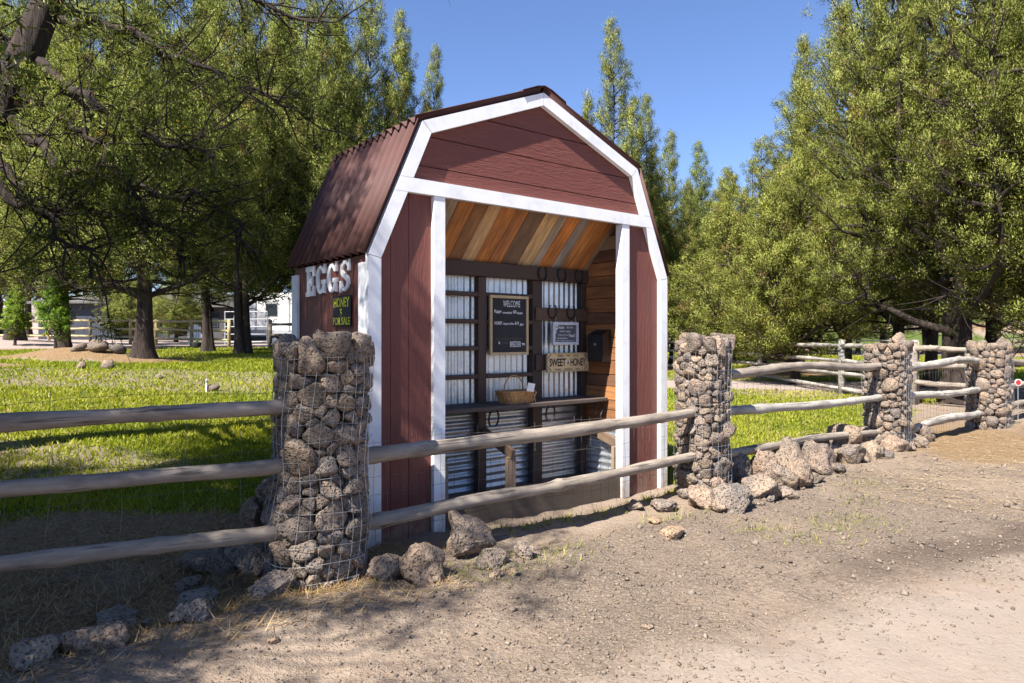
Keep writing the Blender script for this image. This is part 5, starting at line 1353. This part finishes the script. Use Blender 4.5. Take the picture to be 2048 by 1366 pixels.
rub = [(1372, 1002, 34), (1440, 1034, 36), (1494, 1022, 38), (1540, 1006, 34), (1580, 1000, 40), (1630, 974, 36), (1680, 956, 40), (1730, 934, 34), (1776, 922, 32), (1822, 908, 30), (1500, 975, 44), (1556, 955, 46), (1606, 944, 44), (1668, 930, 44)]
for k, (px, py, w_) in enumerate(rub): ground_rock(px, py, w_, '%s small rubble stone filling gaps in the rock line right of the stand' % ords[k], GR, asp=(1, .85, .75), tint=[TN, WM, DK][k % 3], seed=61, sub=3, sink=0.2, k_=1.1)
for (px, py, w_, asp, tn, lb, zz, Y) in (
    (500, 1150, 105, (1, .75, .8), TN, 'big lava rock under the lowest rail left of the nearest pillar', None, None),
    (408, 1155, 95, (1, .7, .7), DK, 'dark pitted lava rock left of the big one under the lowest rail', None, None),
    (372, 1180, 52, (1, .8, .7), DK, 'small dark lava rock on the slope left of the dark pitted rock', None, None),
    (530, 985, 70, (.75, .7, .95), TN, 'slanting lava rock stacked highest against the nearest pillar', 0.52, 4.35),
    (497, 1025, 66, (.9, .75, .9), TN, 'square lava rock stacked below the slanting one by the nearest pillar', 0.40, 4.3),
    (545, 1040, 52, (.9, .8, .8), TN, 'small lava rock wedged between the stacked rocks and the pillar', 0.33, 4.4),
    (520, 1085, 90, (1, .9, .9), DK, 'dark lava rock carrying the stacked ones behind the lowest rail', 0.17, 4.45),
    (528, 1208, 130, (1, .7, .45), WM, 'wide dusty rock sunk in the dirt before the nearest pillar', None, None),
    (398, 1215, 70, (1, .8, .7), TN, 'lumpy lava rock on the dirt edge below the left rails', None, None),
    (375, 1270, 95, (1, .8, .7), TN, 'rounded pitted boulder standing out of the shaded dirt bank', None, None),
    (210, 1255, 88, (1, .8, .6), TN, 'mid sized shaded rock on the bank under the left rails', None, None),
    (178, 1335, 150, (1, .6, .45), WM, 'wide dusty boulder in a sun patch at lower left', None, None),
    (48, 1350, 120, (1, .7, .5), TN, 'boulder cut by the lower left corner of the picture', None, None),
    (250, 1258, 44, (1, .8, .5), PALE, 'small pale rock right of the mid sized shaded one', None, None),
    (292, 1262, 30, (1, .7, .5), PALE, 'tiny pale rock left of the rounded boulder', None, None),
    (545, 1306, 22, (1, .8, .7), PALE, 'little white stone lying alone on the sunlit dirt at left', None, None)):
    ground_rock(px, py, w_, lb, GR, asp=asp, tint=tn, seed=29, z=zz, Y=Y)
for k, (px, Y, w_, lb) in enumerate(((155, 17.6, 30, 'left end rock of the dark outcrop by the thick trunk'), (193, 17.7, 44, 'middle and largest rock of the dark outcrop by the thick trunk'), (232, 17.9, 34, 'outcrop rock closest to the thick trunk'), (160, 14.6, 26, 'small rock in the grass below the dark outcrop'), (210, 14.8, 34, 'rough rock in the grass in front of the thick trunk'), (424, 11.8, 28, 'rock beside the sprinkler on the lawn'), (315, 13.2, 16, 'tiny rock in the grass between trunk and sprinkler'))):
    ground_rock(px, 0, w_, lb, 'lava rocks on the lawn', Y=Y, asp=(1, .8, .7), tint=DK if k < 3 else TN, seed=41, sub=2)

# ---------------------------------------------------------------- background: fences, house, trailer and small things
def zg(x, y): return H(x, y)
def post_fence(label, posts, rails_z, ph, pr, rr, pmat, rmat, seed, name='pole_fence', wires=()):
    root = empty(name, (posts[0][0], posts[0][1], 0)); tag(root, label, 'fence')
    o0 = Vector((posts[0][0], posts[0][1], 0)); P3 = [Vector((x, y, zg(x, y))) - o0 for x, y in posts]
    for k, p in enumerate(P3):
        mb = MB().tube([(0, 0, -0.2), (0, 0, ph * 0.5), (0.01, 0, ph)], [pr * 1.05, pr, pr * 0.95], 9)
        o = mb.build('post', M[pmat], root, True, loc=p, fix=False)
    for k in range(len(P3) - 1):
        for j, z in enumerate(rails_z): log_rail(root, P3[k] + Vector((0, 0, z)), P3[k+1] + Vector((0, 0, z)), rr, seed + k * 7 + j, rmat, 0.02, n=8)
        for z in wires: pass
    return root
def X_(px, Y): return ((px - 1024) / FPX * Y, Y)
post_fence('new peeled pole fence with three yellow rails along the back of the left lawn', [X_(-110, 40), X_(-10, 38.5), X_(98, 37), X_(181, 35.3), X_(261, 33.6), X_(312, 32.4), X_(383, 31), X_(458, 29.6)], (1.16, 0.76, 0.36), 1.27, 0.075, 0.055, 'pole', 'pole', 300)
post_fence('short stained pole fence beside the split trunk, before the trailer', [X_(540, 29.2), X_(640, 29.2)], (1.05, 0.6, 0.2), 1.25, 0.085, 0.055, 'log', 'log', 360)
post_fence('old weathered pole fence with four rails beyond the right lawn', [X_(1330, 33), X_(1440, 28.5), X_(1520, 24.2), X_(1683, 18.0), X_(1830, 15.3)], (1.28, 0.88, 0.55, 0.15), 1.45, 0.085, 0.055, 'greylog', 'greylog', 400)
post_fence('dark pole fence angling behind the two farthest pillars', [X_(1826, 15.2), X_(1945, 14.3), X_(2130, 16.5)], (1.25, 0.9, 0.5), 1.4, 0.09, 0.06, 'log', 'log', 440)
post_fence('far thin pole fence among the trunks at right', [X_(1350, 60), X_(1480, 58), X_(1620, 57), X_(1780, 57)], (1.2, 0.7), 1.4, 0.09, 0.07, 'log', 'greylog', 480)

def house():
    x, y = X_(330, 47); z = zg(x, y); root = empty('house', (x, y, z), R(-6)); tag(root, 'low grey house with a shingled roof behind the pole fence', 'house')
    part = lambda nm, m, a, b: BX(nm, M[m], root, a, b)
    part('wall', 'greywall', (-3.0, 0, -0.5), (4.4, 6, 2.3))
    part('garage_wall', 'navy', (-8.6, -1.0, -0.5), (-3.02, 6, 2.55))
    MB().prism([(-3.5, 2.25), (4.9, 2.25), (3.4, 3.3), (-2.2, 3.3)], -0.6, 6.5).build('roof', M['shingle'], root)
    MB().prism([(-1.6, 2.5), (6.6, 2.5), (6.6, 2.62), (2.5, 3.3), (-1.6, 2.62)], -9.0, -3.0, ax='x').build('roof', M['shingle'], root)
    for (a, b) in ((-2.4, -1.4), (0.9, 2.1), (3.0, 3.9)):
        f = part('window', 'navy', (a, -0.06, 0.9), (b, 0.02, 1.95)); 
        q = BX('pane', M['glass'], f, (-(b - a) / 2 + .08, -0.06, -0.44), ((b - a) / 2 - .08, -0.045, 0.44))
    d = part('door', 'navy', (-0.6, -0.05, 0.0), (0.3, 0.02, 2.0)); BX('handle', M['iron'], d, (0.3, -0.08, -0.05), (0.36, -0.04, 0.05))
    part('window_box', 'white2', (1.9, -0.5, 0.5), (2.7, -0.1, 1.1))
house()
def trailer():
    x, y = X_(470, 40); z = zg(x, y); root = empty('travel_trailer', (x, y, z), R(2)); tag(root, 'white travel trailer lettered BULLET behind the split trunk', 'trailer')
    prof = [(0.0, 0.55), (6.6, 0.55), (6.6, 2.95), (0.55, 2.95), (0.1, 2.4), (-0.12, 1.4)]
    MB().prism(prof, 0, 2.3).build('body', M['rv'], root)
    BX('skirt', M['greyp'], root, (0.15, -0.015, 0.42), (6.5, 2.2, 0.78))
    for (a, b, c, d) in ((1.75, 2.5, 1.55, 2.35), (3.6, 4.6, 1.6, 2.3)):
        f = BX('window', M['greyp'], root, (a, -0.03, c), (b, 0.01, d)); BX('pane', M['glass'], f, (-(b - a) / 2 + .05, -0.035, -(d - c) / 2 + .05), ((b - a) / 2 - .05, -0.021, (d - c) / 2 - .05))
    word(root, 'BULLET', 2.1, -0.006, 1.33, 0.72, 0.2, 'ink', 0.03, 0.3)
    BX('awning_arm', M['greyp'], root, (1.15, -0.05, 0.7), (1.23, -0.005, 2.7)); BX('awning_arm', M['greyp'], root, (3.1, -0.05, 0.7), (3.18, -0.005, 2.7))
    for a in (3.9, 4.75):
        w_ = MB().tube([(a, -0.05, 0.34), (a, 0.2, 0.34)], 0.34, 16).build('wheel', M['rubber'], root); MB().tube([(a, -0.06, 0.34), (a, -0.052, 0.34)], 0.19, 12).build('rim', M['white2'], w_)
    hitch = MB().tube([(0, 0.6, 0.5), (-1.1, 1.15, 0.48), (0, 1.7, 0.5)], 0.05, 6); hitch.build('hitch', M['iron'], root)
trailer()
def utility():
    x, y = X_(549, 34); z = zg(x, y); root = empty('utility_cart', (x, y, z)); tag(root, 'small utility trailer with a white rimmed wheel and red lamp by the stand', 'trailer')
    BX('bed', M['greyp'], root, (-0.1, 0, 0.35), (1.6, 1.2, 0.5)); BX('side_board', M['iron'], root, (-0.1, -0.02, 0.52), (1.6, 0.02, 0.62))
    for a in (0.05, 0.85):
        w_ = MB().tube([(a, -0.12, 0.26), (a, 0.02, 0.26)], 0.26, 16).build('wheel', M['rubber'], root); MB().tube([(a, -0.135, 0.26), (a, -0.122, 0.26)], 0.17, 12).build('rim', M['white2'], w_)
    BX('lamp', M['redrefl'], root, (0.36, -0.06, 0.40), (0.52, -0.025, 0.52))
utility()
def gate():
    x, y = X_(450, 36.5); z = zg(x, y); root = empty('pipe_gate', (x, y, z), R(-8)); tag(root, 'grey pipe gate in front of the white trailer', 'gate')
    for q in (0.15, 0.55, 0.95, 1.35, 1.75): MB().tube([(0, 0, q), (2.4, 0, q)], 0.025, 6).build('bar', M['greyp'], root)
    for q in (0.0, 2.4): MB().tube([(q, 0, 0.0), (q, 0, 1.78)], 0.032, 6).build('upright', M['greyp'], root)
gate()
def chair():
    x, y = X_(390, 36.0); z = zg(x, y); root = empty('garden_chair', (x, y, z), R(25)); tag(root, 'white slatted garden chair on the gravel before the grey house', 'chair')
    sb = BX('seat', M['white2'], root, (-0.27, -0.3, 0.32), (0.27, 0.25, 0.36))
    for k in range(5):
        a = -0.24 + k * 0.12; hh_ = 0.62 + 0.12 * math.cos((k - 2) * 0.75)
        o = BX('back_slat', M['white2'], root, (-0.052, -0.012, 0.0), (0.052, 0.012, hh_)); o.location = (a, 0.24, 0.34 + hh_ / 2); o.rotation_euler = (R(-18), 0, 0)
    for s in (-1, 1):
        BX('arm', M['white2'], root, (s * 0.33 - 0.06, -0.32, 0.54), (s * 0.33 + 0.06, 0.3, 0.57)); BX('leg', M['white2'], root, (s * 0.31 - 0.04, -0.28, 0.0), (s * 0.31 + 0.04, -0.2, 0.54)); BX('leg', M['white2'], root, (s * 0.31 - 0.04, 0.2, 0.0), (s * 0.31 + 0.04, 0.28, 0.54))
chair()
def planter():
    x, y = X_(396, 28.5); z = zg(x, y); root = empty('planter', (x, y, z)); tag(root, 'round dark planter on the lawn edge below the garden chair', 'planter')
    ring = [(0.14, 0), (0.2, 0.05), (0.24, 0.25), (0.25, 0.28), (0.22, 0.28), (0.21, 0.24)]; V = []; n = 16
    for r_, z_ in ring: V += [(r_ * math.cos(6.283 * k / n), r_ * math.sin(6.283 * k / n), z_) for k in range(n)]
    F = [(j * n + k, j * n + (k + 1) % n, (j + 1) * n + (k + 1) % n, (j + 1) * n + k) for j in range(5) for k in range(n)] + [tuple(range(5 * n, 6 * n))]
    MB().add(V, F).build('pot', M['rubber'], root, True)
    rg = np.random.RandomState(4); pm = MB()
    for k in range(26):
        a, e = rg.uniform(0, 6.28), rg.uniform(0.5, 1.4); d = np.array([math.cos(a) * math.cos(e), math.sin(a) * math.cos(e), math.sin(e)]) * rg.uniform(0.1, 0.22)
        pm.tube([(0, 0, 0.24), tuple(d * 0.6 + [0, 0, 0.24]), tuple(d + [0, 0, 0.22])], [0.012, 0.014, 0.002], 4)
    pm.build('plant', M['green'], root)
planter()
def sprinkler():
    x, y = X_(413, 11.75); z = zg(x, y); root = empty('sprinkler', (x, y, z)); tag(root, 'small white lawn sprinkler on a riser next to a rock', 'sprinkler')
    MB().tube([(0, 0, -0.05), (0, 0, 0.16)], 0.014, 8).build('riser', M['white2'], root); MB().tube([(0, 0, 0.16), (0, 0, 0.2), (0.02, 0, 0.215)], [0.02, 0.022, 0.01], 8).build('head', M['greyp'], root)
sprinkler()
def stake():
    x, y = X_(2036, 11.2); z = zg(x, y); root = empty('reflector_stake', (x, y, z)); tag(root, 'red round reflector on a thin stake at the right edge', 'reflector')
    MB().tube([(0, 0, -0.05), (0, 0, 0.66)], 0.006, 6).build('stake', M['wire'], root)
    MB().tube([(0, -0.012, 0.70), (0, 0.004, 0.70)], 0.055, 18).build('rim', M['white2'], root); MB().tube([(-0.004, -0.017, 0.70), (-0.004, -0.0125, 0.70)], 0.043, 18).build('reflector', M['redrefl'], root)
stake()
